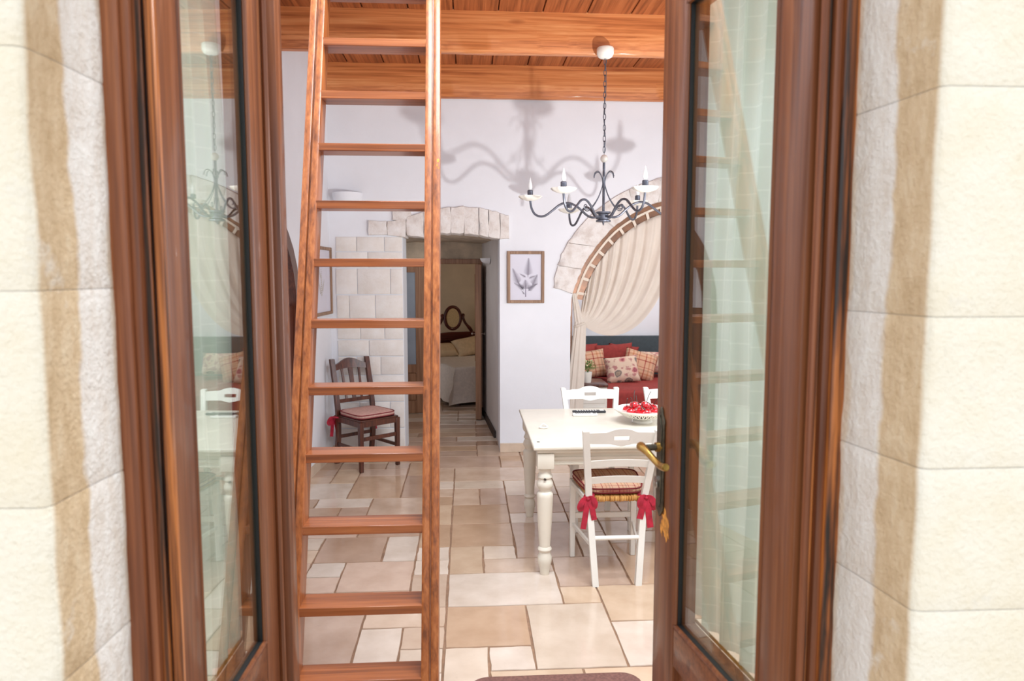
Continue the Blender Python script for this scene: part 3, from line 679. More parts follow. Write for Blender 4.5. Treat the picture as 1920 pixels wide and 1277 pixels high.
# ------------------------------------------------------------------ chandelier
CX, CY = .985, 5.14
ch = thing('chandelier', 'grey iron six-arm chandelier with scalloped white saucers', 'chandelier', (CX, CY, 3.19))
ch['_w'] = [0, 0, 3.19]   # parts authored about the axis, z in room height
MB().lathe([(0, 3.196), (.03, 3.198), (.048, 3.206), (.060, 3.226), (.061, 3.262), (.056, 3.270), (0, 3.272)], n=24).build('ceiling_rose', 'ceramic', ch)
ck = None
zc = 3.175; k = 0
while zc > 2.545:
    m = MB(); h = .023; w = .0085
    ang = (k % 2)*PI/2
    ring = [(w*math.cos(2*PI*q/12)*math.cos(ang), w*math.cos(2*PI*q/12)*math.sin(ang), zc+(h*math.sin(2*PI*q/12))) for q in range(12)]
    m.tube(ring, .0028, 5, closed=True); m.build('chain_link', 'iron', ch); zc -= .038; k += 1
m = MB(); m.tube(curve([(.004, 0, 3.19), (.01, .006, 3.0), (-.006, .004, 2.8), (.008, -.004, 2.65), (0, 0, 2.53)], 5), .0022, 5); m.build('flex_cable', 'iron', ch)
MB().lathe([(0, -.028), (.014, -.024), (.025, -.01), (.027, 0), (.025, .012), (.014, .025), (0, .028)], (0, 0, 2.503), 18).build('ceramic_ball', 'ceramic', ch)
MB().lathe([(.0, 2.1), (.0095, 2.1), (.0095, 2.475), (0, 2.475)], n=10).build('stem', 'iron', ch)
MB().lathe([(0, 2.03), (.004, 2.034), (.009, 2.056), (.03, 2.060), (.053, 2.056), (.054, 2.066), (.036, 2.076), (.036, 2.108), (.054, 2.118), (.053, 2.128), (.02, 2.126), (0, 2.126)], n=20).build('hub', 'iron', ch)
prof = [(.03, 2.096), (.077, 2.088), (.118, 2.104), (.165, 2.147), (.212, 2.180), (.26, 2.194), (.313, 2.182), (.372, 2.137), (.419, 2.105), (.46, 2.100), (.496, 2.117), (.519, 2.157), (.527, 2.196), (.53, 2.222)]
wirep = [(.082, 2.372), (.072, 2.402), (.046, 2.412), (.022, 2.385), (.009, 2.335), (.018, 2.29), (.045, 2.228), (.085, 2.172), (.125, 2.142), (.152, 2.147), (.158, 2.165), (.145, 2.175), (.134, 2.165)]
def rot(r, z, a): return (r*math.cos(a), r*math.sin(a), z)
for q in range(6):
    a = q*PI/3-R(10.5); dz = -.055 if q == 2 else 0
    tilt = lambda r: dz*(r/.53)**2
    m = MB(); m.tube(curve([rot(r, z+tilt(r), a) for r, z in prof], 4), .0082, 8); arm = m.build('arm', 'iron', ch)
    c = rot(.53, 2.215+dz, a)
    m = MB(); m.lathe([(0, -.004), (.022, -.004), (.05, .004), (.07, .014), (.083, .026), (.085, .031), (.079, .031), (.062, .02), (.04, .012), (0, .008)], c, 36, lambda j, k_: (.055*math.cos(k_*2*PI/6*1.0*1.5*1) if j in (3, 4, 5, 6, 7) else 0))
    cup = m.build('saucer', 'ceramic', ch)
    m = MB(); m.lathe([(0, .01), (.0205, .01), (.0205, .07), (.017, .074), (0, .074)], c, 14); m.build('candle_socket', 'iron', cup)
    m = MB(); m.lathe([(0, .073), (.011, .075), (.0165, .094), (.0155, .111), (.009, .137), (.003, .161), (0, .168)], c, 12); m.build('candle_bulb', 'bulb', cup)
    a2 = a+PI/6
    m = MB(); m.tube(curve([rot(r, z, a2) for r, z in wirep], 4), .0034, 6); m.build('curled_wire', 'iron', ch)

# ------------------------------------------------------------------ dining table
tb = thing('dining_table', 'cream white dining table with turned legs and chipped paint', 'table', (1.15, 4.33, 0), world=True)
TX0, TX1, TY0, TY1 = .358, 1.96, 3.79, 4.88
m = MB(); m.box(TX0, TY0, .722, TX1, TY1, .745, .007, 3); m.build('tabletop', 'white_paint', tb)
m = MB(); m.box(TX0+.022, TY0+.022, .700, TX1-.022, TY1-.022, .7215, .008, 3); m.build('under_moulding', 'white_paint', tb)
for (a, b, c, d) in ((TX0+.055, TY0+.05, TX1-.055, TY0+.075), (TX0+.055, TY1-.075, TX1-.055, TY1-.05), (TX0+.05, TY0+.055, TX0+.075, TY1-.055), (TX1-.075, TY0+.055, TX1-.05, TY1-.055)):
    m = MB(); m.box(a, b, .628, c, d, .6995, .002); 
    m.box(a-.006, b-.006, .655, c+.006, d+.006, .676, .004); m.box(a-.004, b-.004, .628, c+.004, d+.004, .64, .003)
    m.build('apron', 'white_paint', tb)
lp = [(335, .037), (350, .034), (372, .033), (392, .038), (402, .042), (412, .042), (422, .035), (438, .038), (455, .044), (472, .0465), (490, .044), (508, .036), (518, .033), (530, .033), (538, .040), (552, .0455), (575, .0455), (640, .0445), (760, .041), (900, .035), (990, .031), (1002, .037), (1013, .040), (1024, .037), (1036, .031), (1052, .033), (1080, .040), (1110, .0405), (1140, .036), (1180, .029), (1212, .027), (1226, .024)]
lprof = [(r, .745-(810+Y*.2271-838)*.00299) for Y, r in lp]; zmin = lprof[-1][1]
lprof = [(r, (z-zmin)*(.612/(lprof[0][1]-zmin))) for r, z in lprof][::-1]
for x_, y_ in ((TX0+.07, TY0+.065), (TX0+.07, TY1-.065), (TX1-.07, TY0+.065), (TX1-.07, TY1-.065)):
    m = MB(); m.lathe(lprof, (x_, y_, 0), 24); m.box(x_-.047, y_-.047, .612, x_+.047, y_+.047, .6995, .006, 2); m.build('leg', 'white_paint', tb)
m = MB(); m.box(.387, 3.893, .7451, .402, 3.91, .7456); m.build('paint_chip', 'chip', tb, smooth=False)
m = MB(); m.prism([(.415, .555), (.423, .548), (.432, .553), (.428, .561), (.418, .563)], 3.8085, 3.812, 'xz'); 
m.build('paint_chip', 'chip', tb, smooth=False)
# folded paper clip-like ornament on the table
kn = thing('napkin_ring', 'small white folded ornament near the left edge of the table', 'ornament', (.462, 4.25, .7455))
m = MB(); m.tube([(.024*math.cos(a), .016*math.sin(a), .008) for a in [2*PI*k/16 for k in range(16)]], .006, 6, True); m.build('ring', 'ceramic', kn)
m = MB(); m.tube(curve([(-.02, 0, .012), (-.006, .004, .026), (.01, 0, .022), (.022, 0, .012)], 4), .004, 6); m.build('bow', 'ceramic', kn)
# remote controls
def remote(loc, rz, L, mat, label, bmat):
    t = thing('remote_control', label, 'remote control', loc, rz)
    MB().box(-L/2, -.022, 0, L/2, .022, .016, .005, 2).build('case', mat, t)
    for i in range(8):
        for j in range(3):
            m = MB(); m.lathe([(0, .0158), (.004, .0158), (.004, .0175), (0, .0175)], (-L*.36+i*L*.08, -.012+j*.012, 0), 8); m.build('button', bmat, t)
    m = MB(); m.box(L*.32, -.014, .0156, L*.45, .014, .0168, .001); m.build('display', bmat, t)
remote((.822, 4.72, .7455), R(1), .225, 'plasticblack', 'black remote control lying behind the white one', 'plasticwhite')
remote((.778, 4.625, .7455), R(-2), .165, 'plasticwhite', 'white remote control lying on the dining table', 'plasticblack')
# openwork bowl
bw = thing('fruit_bowl', 'white openwork ceramic bowl holding red glass cherries', 'bowl', (1.105, 4.39, .7455))
m = MB(); m.lathe([(0, 0), (.062, 0), (.066, .006), (.058, .016), (.05, .02), (0, .02)], n=32); m.build('foot', 'ceramic', bw)
m = MB(); m.lathe([(.0, .019), (.055, .019), (.085, .034), (.08, .038), (.05, .026), (0, .026)], n=36); m.build('bowl_base', 'ceramic', bw)
m = MB(); nb = 34
for k in range(nb):
    for sgn in (1, -1):
        m.tube([((.082+(.158-.082)*t)*math.cos(2*PI*(k+sgn*t*1.0)/nb), (.082+(.158-.082)*t)*math.sin(2*PI*(k+sgn*t*1.0)/nb), .034+.042*t-.008*math.sin(PI*t)) for t in (0, .33, .66, 1)], .0036, 5)
m.build('lattice_side', 'ceramic', bw, kind='stuff')
m = MB(); m.lathe([(.150, .066), (.160, .069), (.176, .082), (.177, .088), (.172, .088), (.156, .078), (.148, .073)], n=48, wav=lambda j, k: .012*math.cos(k*2*PI/4) if j in (2, 3, 4) else 0); m.build('rim', 'ceramic', bw)
cher = [(-.085, -.035, 0, 'leftmost red glass cherry in the white bowl'), (-.03, -.06, 0, 'red glass cherry at the front left of the bowl'), (.03, -.06, 0, 'red glass cherry at the front right of the bowl'), (.088, -.03, 0, 'rightmost red glass cherry by the brown door edge'),
        (-.05, .0, .035, 'upper red glass cherry with a stem leaning right'), (.012, -.005, .036, 'top middle red glass cherry with a tall stem'), (-.08, .05, 0, 'red glass cherry at the back left of the bowl'), (.0, .07, 0, 'red glass cherry at the back of the bowl'), (.07, .05, .01, 'red glass cherry at the back right of the bowl')]
c0 = None
for k, (x_, y_, z_, lb) in enumerate(cher):
    if c0 is None:
        c0 = thing('glass_cherry', lb, 'cherry', group='red glass cherries in the bowl')
        r_ = .029; m = MB(); m.lathe([(0, .0)]+[(r_*math.sin(a)*1.05, r_-r_*math.cos(a)*(.96 if a < PI*.8 else .80)) for a in [PI*q/12 for q in range(1, 12)]]+[(0, r_*1.62)], n=18); m.build('fruit', 'cherry', c0)
        m = MB(); m.tube(curve([(0, 0, .046), (.004, .002, .075), (.014, .006, .105), (.024, .008, .118)], 4), [.0022]*12+[.0034], 6); m.build('stem', 'stem', c0); c = c0
    else:
        c = copy_tree(c0); c['label'] = lb
    c.location = (1.105+x_, 4.39+y_, .7455+.046+z_); c.rotation_euler = (rnd.uniform(-.35, .35), rnd.uniform(-.5, .5), rnd.uniform(0, 6.28))

# ------------------------------------------------------------------ white ladder-back chairs
def white_chair(label, loc, rz):
    t = thing('dining_chair', label, 'chair', loc, rz, 'white ladder-back chairs round the table')
    fx, sx, tx = .117, .150, .192; yF, yS, yT = -.225, -.185, -.31; HT = .875
    def post(z):
        """x half spread and y of the rear posts at height z"""
        if z < .47: k = z/.47; return fx+(sx-fx)*k, yF+(yS-yF)*k
        k = (z-.47)/(HT-.47); return sx+(tx-sx)*k, yS+(yT-yS)*k
    for s in (-1, 1):
        m = MB(); rings = []
        for z in (0, .2, .44, .5, .65, HT-.004, HT):
            px, py = post(z); w = .017 if z < HT else .012; rings.append([m.v((s*px+dx*w, py+dy*w, z)) for dx, dy in ((-1, -1), (1, -1), (1, 1), (-1, 1))])
        for A, B_ in zip(rings, rings[1:]):
            for k in range(4): m.bm.faces.new([A[k], A[(k+1) % 4], B_[(k+1) % 4], B_[k]])
        m.bm.faces.new(rings[0]); m.bm.faces.new(rings[-1]); m.build('rear_leg', 'chair_white', t, angle=30)
        m = MB(); m.bar((s*.182, .19, 0), (s*.182, .19, .475), .030, .030, bev=.003, w2=.034, d2=.034); m.build('front_leg', 'chair_white', t)
        m = MB(); m.bar((s*.12, -.21, .2), (s*.18, .18, .2), .014, .024, (0, 0, 1), .003); m.build('side_stretcher', 'chair_white', t)
        m = MB(); m.bar((s*.15, -.185, .455), (s*.182, .185, .455), .024, .03, (0, 0, 1), .003); m.build('seat_rail', 'chair_white', t)
    m = MB(); m.tube([(-.128, -.208, .26), (.128, -.208, .26)], .0125, 10); m.build('rear_stretcher', 'chair_white', t)
    m = MB(); m.box(-.17, .18, .235, .17, .197, .268, .003); m.build('front_stretcher', 'chair_white', t)
    def slat(zlo, zhi, n, name, bow, hole=False):
        m = MB(); th = .014; cols_ = []
        for i in range(n+1):
            u = -1+2*i/n; zl, zh = zlo(u), zhi(u); col = []
            rows_ = [zl, zh] if not hole else [zl, .818, .842, zh]
            for z in rows_:
                px, py = post(z); col.append((u*(px-.006), py-bow*(1-u*u), z))
            cols_.append(col)
        nr = len(cols_[0]); A = [[m.v(p) for p in c] for c in cols_]; Bk = [[m.v((p[0], p[1]+th, p[2])) for p in c] for c in cols_]
        def skip(i, r): return hole and r == 1 and abs(-1+2*(i+.5)/n) < .21
        for i in range(n):
            for r in range(nr-1):
                if skip(i, r): continue
                m.bm.faces.new([A[i][r], A[i+1][r], A[i+1][r+1], A[i][r+1]]); m.bm.faces.new([Bk[i][r], Bk[i][r+1], Bk[i+1][r+1], Bk[i+1][r]])
                if r == 0 or skip(i, r-1): m.bm.faces.new([A[i][r], Bk[i][r], Bk[i+1][r], A[i+1][r]])
                if r == nr-2 or skip(i, r+1): m.bm.faces.new([A[i][r+1], A[i+1][r+1], Bk[i+1][r+1], Bk[i][r+1]])
                if i == 0 or skip(i-1, r): m.bm.faces.new([A[i][r], A[i][r+1], Bk[i][r+1], Bk[i][r]])
                if i == n-1 or skip(i+1, r): m.bm.faces.new([A[i+1][r], Bk[i+1][r], Bk[i+1][r+1], A[i+1][r+1]])
        m.build(name, 'chair_white', t, angle=35)
    slat(lambda u: .798-.014*max(0, 1-abs(u)*3.2)**.7-.0*u, lambda u: .858+.006*math.sin((1-abs(u))*PI*.6)+.02*max(0, 1-(abs(u)/.42)**2), 26, 'top_rail', .012, True)
    slat(lambda u: .655+.012*(1-u*u), lambda u: .695+.012*(1-u*u), 16, 'back_slat', .012)
    slat(lambda u: .560+.012*(1-u*u), lambda u: .598+.012*(1-u*u), 16, 'back_slat', .012)
    # woven rush seat: ridged rolls
    m = MB()
    def f(u, v):
        y = -.195+.40*v; hw_ = .150+.032*v; x_ = -hw_+2*hw_*u
        e = min(u, 1-u, v, 1-v); return (x_, y, .487-.012*math.exp(-e*40)+.003*math.sin(u*2*PI*17)*(v < .5)+.003*math.sin(v*2*PI*17)*(v >= .5))
    m.grid(f, 40, 24); m.thick(.022)
    for k in range(22):
        x_ = -.142+.284*(k+.5)/22; m.tube([(x_, -.196, .466), (x_, -.201, .474), (x_, -.197, .486)], .0068, 6)
    m.build('rush_seat', 'rush', t, angle=60); return t
wc1 = white_chair('white ladder-back chair with red cushion bows, back towards the doorway', (.802, 3.905, 0), 0)
wc2 = copy_tree(wc1); wc2.location = (.878, 4.66+.02, 0); wc2.rotation_euler = (0, 0, PI+R(1)); wc2['label'] = 'white chair across the table, in front of the bedside cabinet'
wc3 = copy_tree(wc1); wc3.location = (1.455, 4.66, 0); wc3.rotation_euler = (0, 0, PI-R(2)); wc3['label'] = 'white chair across the table, half hidden behind the door handle stile'

def seat_cushion(label, loc, rz, w0, w1, d, th, mat, rad=.06, ties=True, tie_pts=()):
    t = thing('seat_cushion', label, 'cushion', loc, rz)
    N = 28
    def outline(k, s):
        a = 2*PI*k/N; c, s_ = math.cos(a), math.sin(a); e = .36
        x = math.copysign(abs(c)**e, c); y = math.copysign(abs(s_)**e, s_); hw_ = (w0+(w1-w0)*(y+1)/2)/2
        return (x*hw_*s, y*d/2*s)
    m = MB(); rings = []
    for s, z in ((.0, th*1.12), (.5, th*1.1), (.85, th*1.0), (.985, th*.72), (1, th*.5), (.985, th*.28), (.9, .002), (.0, .0)):
        if s == 0: rings.append([m.v((0, 0, z))]); continue
        rings.append([m.v((*outline(k, s), z)) for k in range(N)])
    for A, B_ in zip(rings, rings[1:]):
        for k in range(N):
            q = []
            for x_ in (A[k % len(A)], A[(k+1) % N % len(A)], B_[(k+1) % N % len(B_)], B_[k % len(B_)]):
                if x_ not in q: q.append(x_)
            m.bm.faces.new(q)
    m.build('pad', mat, t, angle=80)
    for z, s in ((th*.80, .99), (th*.20, .99)):
        m = MB(); m.tube([(*outline(k, s), z) for k in range(N)], .004, 6, True); m.build('piping', 'piping', t)
    return t
def ribbon(m, pts, w, th=.0025):
    pts = curve(pts, 5); n = len(pts)
    for a, b in zip(pts, pts[1:]):
        pass
    L_ = []
    for i, p in enumerate(pts):
        t = (pts[min(i+1, n-1)]-pts[max(i-1, 0)]).normalized(); sd = t.cross(Vector((0, 1, .15))).normalized()*w/2; up = sd.cross(t).normalized()*th
        L_.append([m.v(p-sd-up), m.v(p+sd-up), m.v(p+sd+up), m.v(p-sd+up)])
    for A, B_ in zip(L_, L_[1:]):
        for k in range(4): m.bm.faces.new([A[k], A[(k+1) % 4], B_[(k+1) % 4], B_[k]])
    m.bm.faces.new(L_[0][::-1]); m.bm.faces.new(L_[-1])
def bow(parent, c, seed, big=1.0, sgn=1):
    """tied ribbon: loop round the post, two loops, two tails"""
    c = Vector(c); r = random.Random(seed); T = lambda *p: c+Vector(p)
    m = MB(); m.tube([T(.024*math.cos(a)*1.0+.012*sgn, .024*math.sin(a)+.02, .008+.004*math.cos(a)) for a in [2*PI*k/14 for k in range(14)]], .007, 6, True, 1.3); m.build('tie_loop', 'redtie', parent)
    m = MB(); ribbon(m, [T(0, -.012, 0), T(-.026*sgn, -.024, -.004), T(-.046*sgn, -.03, -.034), T(-.040*sgn, -.022, -.052), T(-.014*sgn, -.018, -.026), T(0, -.012, -.003)], .030*big); m.build('bow_loop', 'redtie', parent)
    m = MB(); ribbon(m, [T(0, -.012, 0), T(.022*sgn, -.026, .004), T(.036*sgn, -.03, -.02), T(.030*sgn, -.024, -.044), T(.010*sgn, -.018, -.02), T(0, -.012, -.003)], .028*big); m.build('bow_loop', 'redtie', parent)
    m = MB(); ribbon(m, [T(0, -.014, 0), T(-.010*sgn, -.022, -.05), T(-.016*sgn, -.02, -.1), T(-.026*sgn, -.018, -.165)], .030*big); m.build('ribbon_tail', 'redtie', parent)
    m = MB(); ribbon(m, [T(0, -.014, 0), T(.018*sgn, -.024, -.035), T(.026*sgn, -.022, -.075), T(.034*sgn, -.02, -.115)], .030*big); m.build('ribbon_tail', 'redtie', parent)
    m = MB(); m.lathe([(0, -.011), (.009, -.007), (.012, 0), (.009, .008), (0, .011)], (c.x, c.y-.016, c.z), 10); m.build('knot', 'redtie', parent)
sc = seat_cushion('red and beige plaid seat cushion tied to the near white chair', (.802, 3.925, .4905), 0, .31, .40, .40, .038, 'plaidseat')
bow(sc, (-.158, -.212, -.012), 2, 1.0, 1); bow(sc, (.158, -.212, -.012), 5, 1.15, -1)
sc2 = seat_cushion('red and beige plaid seat cushion on the far white chair', (.878, 4.665, .4905), PI, .31, .40, .40, .038, 'plaidseat')

# ------------------------------------------------------------------ walnut chair by the pier
dc = thing('side_chair', 'dark walnut chair with a slatted back in the corner by the stone pier', 'chair', (-.884, 6.255, 0), R(-139.75))
for s in (-1, 1):
    MB().bar((s*.185, .19, 0), (s*.185, .19, .43), .032, .032, bev=.003, w2=.04, d2=.04).build('front_leg', 'darkwood', dc)
    m = MB(); rings = []
    for z, y in ((0, -.225), (.25, -.19), (.43, -.185), (.5, -.19), (.7, -.225), (.925, -.275), (.93, -.276)):
        rings.append([m.v((s*.178+dx*.02, y+dy*.016, z)) for dx, dy in ((-1, -1), (1, -1), (1, 1), (-1, 1))])
    for A, B_ in zip(rings, rings[1:]):
        for k in range(4): m.bm.faces.new([A[k], A[(k+1) % 4], B_[(k+1) % 4], B_[k]])
    m.bm.faces.new(rings[0]); m.bm.faces.new(rings[-1]); m.build('rear_leg', 'darkwood', dc, angle=30)
    MB().box(s*.185-.011, -.19, .385, s*.185+.011, .19, .432, .002).build('seat_rail', 'darkwood', dc)
    MB().box(s*.183-.009, -.19, .17, s*.183+.009, .19, .198, .002).build('side_stretcher', 'darkwood', dc)
MB().box(-.175, .178, .385, .175, .204, .432, .002).build('seat_rail', 'darkwood', dc)
MB().box(-.175, -.2, .385, .175, -.178, .432, .002).build('seat_rail', 'darkwood', dc)
MB().box(-.175, .18, .265, .175, .198, .298, .002).build('front_stretcher', 'darkwood', dc)
MB().box(-.175, -.205, .23, .175, -.19, .26, .002).build('rear_stretcher', 'darkwood', dc)
MB().box(-.19, -.185, .43, .19, .205, .446, .004).build('seat', 'darkwood', dc)
def by(z): return -.19-(z-.5)*.2
m = MB(); n = 18; A = []; B_ = []
for i in range(n+1):
    u = -1+2*i/n; x_ = u*.165; zl = .825+.018*(1-u*u); zh = .875+.055*math.cos(u*PI/2)**1.6
    A.append([m.v((x_, by(zl)-.01-.012*(1-u*u), zl)), m.v((x_, by(zh)-.01-.012*(1-u*u), zh))]); B_.append([m.v((x_, by(zl)+.01-.012*(1-u*u), zl)), m.v((x_, by(zh)+.01-.012*(1-u*u), zh))])
for i in range(n):
    for q in ([A[i][0], A[i+1][0], A[i+1][1], A[i][1]], [B_[i][0], B_[i][1], B_[i+1][1], B_[i+1][0]], [A[i][1], A[i+1][1], B_[i+1][1], B_[i][1]], [A[i][0], B_[i][0], B_[i+1][0], A[i+1][0]]): m.bm.faces.new(q)
m.build('crest_rail', 'darkwood', dc)
MB().bar((-.165, by(.56), .56), (.165, by(.56), .56), .032, .018, (0, 1, 0), .002).build('back_rail', 'darkwood', dc)
for x0, x1, w in ((-.078, -.088, .022), (0, 0, .036), (.078, .088, .022)):
    MB().bar((x0, by(.57), .57), (x1, by(.84)-.01, .84), w, .012, (0, 1, 0), .002, w2=w*(1.3 if w > .03 else 1)).build('back_slat', 'darkwood', dc)
dcu = seat_cushion('dusty pink seat cushion with dark piping on the walnut chair', (-.884, 6.255, .4465), R(-139.75), .37, .39, .385, .045, 'pinkcloth')
bow(dcu, (.205, -.2, -.03), 9, 1.0, -1); bow(dcu, (-.205, -.2, -.03), 11, .8, 1)

# ------------------------------------------------------------------ pictures
def picture(label, T, w, h, kind):
    t = thing('framed_print', label, 'picture'); t.matrix_world = T
    fwid = .028
    for x0, z0, x1, z1 in ((-w/2, -h/2, -w/2+fwid, h/2), (w/2-fwid, -h/2, w/2, h/2), (-w/2+fwid, h/2-fwid, w/2-fwid, h/2), (-w/2+fwid, -h/2, w/2-fwid, -h/2+fwid)):
        MB().box(x0, -.024, z0, x1, -.001, z1, .003).build('frame_side', 'pframe', t)
    MB().box(-w/2+fwid, -.009, -h/2+fwid, w/2-fwid, -.004, h/2-fwid).build('print_sheet', 'printpaper', t)
    m = MB()
    def frond(x, z, ang, L, wd, n):
        d = Vector((math.cos(ang), math.sin(ang))); p = Vector((-d.y, d.x)); b = Vector((x, z))
        def tri(*q): m.bm.faces.new([m.v((v.x, -.0094, v.y)) for v in q])
        tri(b-p*.0015, b+p*.0015, b+d*L)
        n = int(n*1.6)
        for k in range(n):
            t_ = .12+.86*k/n; c_ = b+d*L*t_; ll = wd*(1-t_)**.8*(.75+.25*min(1, t_*4)); th_ = L/n*.3
            for s in (1, -1):
                tip = c_+p*s*ll+d*ll*.45; tri(c_-d*th_, tip, c_+d*th_)
    if kind == 'fern':
        z0 = -h*.38
        m.bm.faces.new([m.v((x_, -.0094, z_)) for x_, z_ in ((-.004, z0), (.004, z0), (.003, z0+.07), (-.003, z0+.07))])
        for x_, z_, a, L, wd, n in ((.02, .0, 88, .185, .06, 12), (-.06, -.07, 112, .17, .055, 11), (.06, -.08, 66, .12, .05, 9), (.0, -.12, 92, .10, .06, 9), (-.01, -.11, 150, .12, .035, 8), (.01, -.11, 26, .12, .035, 8), (.03, -.01, 22, .07, .02, 6), (-.0, .0, 150, .07, .02, 6), (.02, -.13, 40, .11, .03, 8), (-.02, -.12, 125, .10, .03, 8), (-.01, -.16, 128, .05, .015, 5)):
            frond(x_*w/.34, z_, R(a), L, wd, n)
        m.build('fern_drawing', 'fernink', t, smooth=False, recalc=False)
    else:
        for x_, z_, a, L, wd, n in ((.0, -.16, 92, .3, .05, 9), (.02, -.1, 60, .14, .04, 6), (-.02, -.12, 122, .16, .04, 6), (-.01, .02, 130, .1, .03, 5)): frond(x_, z_, R(a), L, wd, n)
        m.build('plant_drawing', 'ochreink', t, smooth=False, recalc=False)
    MB().box(-w/2+fwid, -.0135, -h/2+fwid, w/2-fwid, -.0125, h/2-fwid).build('picture_glass', 'picglass', t)
    return t
picture('framed violet fern print on the white end wall', Matrix.Translation((.546, BW, 1.652)), .345, .48, 'fern')
Tl = Matrix.Translation((-1.251-.02, 6.31, 1.62)) @ Matrix.Rotation(math.atan2(1, .0717)-0, 4, 'Z')
picture('framed pale plant print on the left wall behind the ladder', Tl, .62, .60, 'plant')

# wall sconces
def sconce(label, T, w, h, d):
    t = thing('wall_sconce', label, 'wall lamp'); t.matrix_world = T; m = MB(); n = 16
    P = [(1, h), (.97, h*.72), (.82, h*.35), (.5, .06*h), (0, 0)]; rings = []
    for s, z in P:
        rings.append([m.v((s*w/2*math.cos(PI*k/n), -s*d*math.sin(PI*k/n), z)) for k in range(n+1)])
    for A, B2 in zip(rings, rings[1:]):
        for k in range(n): 
            try: m.bm.faces.new([A[k], A[k+1], B2[k+1], B2[k]])
            except ValueError: pass
    bmesh.ops.remove_doubles(m.bm, verts=m.bm.verts, dist=1e-5); m.thick(.006); m.build('bowl_shade', 'wall', t)
    MB().box(-w*.3, -.008, h*.35, w*.3, -.0005, h*.85, .002).build('back_plate', 'wall', t)
    return t
sconce('white plaster half-bowl sconce high in the left corner', Matrix.Translation((-1.075, BW, 2.265)), .27, .145, .14)
sconce('small white half-bowl sconce on the hallway wall', Matrix.Translation((.244, 7.72, 1.79)) @ Matrix.Rotation(R(-90+3.8), 4, 'Z'), .19, .06, .10)

# ------------------------------------------------------------------ arch rail and drape
RY = BW+.06
rail_c = curve([(x, RY, z) for x, z in [(.975, 1.45)]+[(x_, z_) for x_, z_ in arch_pts[1:]]], 6)
rail_full = rail_c+[Vector((3.9-p.x, p.y, p.z)) for p in rail_c[-2::-1]]
cenA = Vector((1.95, 0, 1.35))
def inward(p): v = Vector((cenA.x-p.x, 0, cenA.z-p.z)); return v.normalized()
def strip(pts, o0, o1, y0, y1, name, mat, parent):
    m = MB(); rows_ = []
    for p in pts:
        d = inward(p); a, b = p+d*o0, p+d*o1; rows_.append([m.v((a.x, y0, a.z)), m.v((b.x, y0, b.z)), m.v((b.x, y1, b.z)), m.v((a.x, y1, a.z))])
    for A, B2 in zip(rows_, rows_[1:]):
        for k in range(4): m.bm.faces.new([A[k], A[(k+1) % 4], B2[(k+1) % 4], B2[k]])
    m.bm.faces.new(rows_[0]); m.bm.faces.new(rows_[-1]); return m.build(name, mat, parent)
ra = thing('curtain_rail', 'bronze arched rail lining the stone arch', 'curtain rail', (1.95, BW, 2.3), world=True)
strip(rail_full, -.008, .125, RY, RY+.02, 'rail_band', 'gold', ra)
post = MB(); post.box(.968, RY-.01, .02, .992, RY+.03, 1.46, .002); post.build('rail_post', 'gold', ra)
cu = thing('arch_curtain', 'ecru linen drape tied back at the left of the arch', 'curtain', (1.06, BW+.1, 1.2), world=True)
strip(rail_full, .042, .062, RY-.012, RY-.004, 'curtain_heading', 'loop', cu)
# tabs from heading to cloth
Ls = [0]
for a, b in zip(rail_full, rail_full[1:]): Ls.append(Ls[-1]+(b-a).length)
def along(s):
    for i in range(len(Ls)-1):
        if Ls[i+1] >= s: return rail_full[i].lerp(rail_full[i+1], (s-Ls[i])/max(1e-9, Ls[i+1]-Ls[i]))
    return rail_full[-1]
s_ = .05
while s_ < Ls[-1]-.05:
    pp_ = [along(s_+q*.028/3) for q in range(4)]; strip(pp_, .060, .135, RY-.014, RY-.006, 'curtain_tab', 'loop', cu); s_ += .155
# swag: cloth hanging from the left half of the arch and gathered at the tie
tie = Vector((1.062, RY-.02, 1.205))
tot = Ls[-1]*.515
def swag(u, v):
    p = along(.02+(tot-.02)*u); p = p+inward(p)*.118
    ln = (p-tie).length
    end = tie+Vector((.045*u-.005, -.01, -.03*u+.02))
    c1 = p+Vector((-.02, 0, -(.30+.25*u)*ln)); c2 = end+Vector((.03+.42*u**1.3, 0, -.34*u*u+.14*(1-u)))
    q = (1-v)**3*p+3*v*(1-v)**2*c1+3*v*v*(1-v)*c2+v**3*end
    fold = math.sin(2*PI*9.5*u**.9+.9*math.sin(3*v)+.6*math.sin(7*u))*.019*(math.sin(PI*min(1, v*1.1+.14))**.6)*(1-.5*v)+.003*math.sin(2*PI*23*u+2*v)*(1-v)
    return (q.x, RY-.012+fold-.05*math.sin(PI*v)*u, q.z)
m = MB(); m.grid(swag, 240, 36); m.thick(.002); m.build('draped_cloth', 'drape', cu, angle=180, recalc=False)
# fall below the tie
def fall(u, v):
    a = -PI+2*PI*u; w_ = .045+.03*v**.7; z = 1.235-.93*v; cx_ = 1.066-.06*v
    rr_ = 1+.16*math.sin(9*a+1.5*math.sin(2*v))+.08*math.sin(17*a+v)
    return (cx_+w_*math.cos(a)*rr_, RY-.03+.4*w_*math.sin(a)*rr_, z)
m = MB(); m.grid(fall, 96, 24); m.build('hanging_tail', 'drape', cu, angle=180)
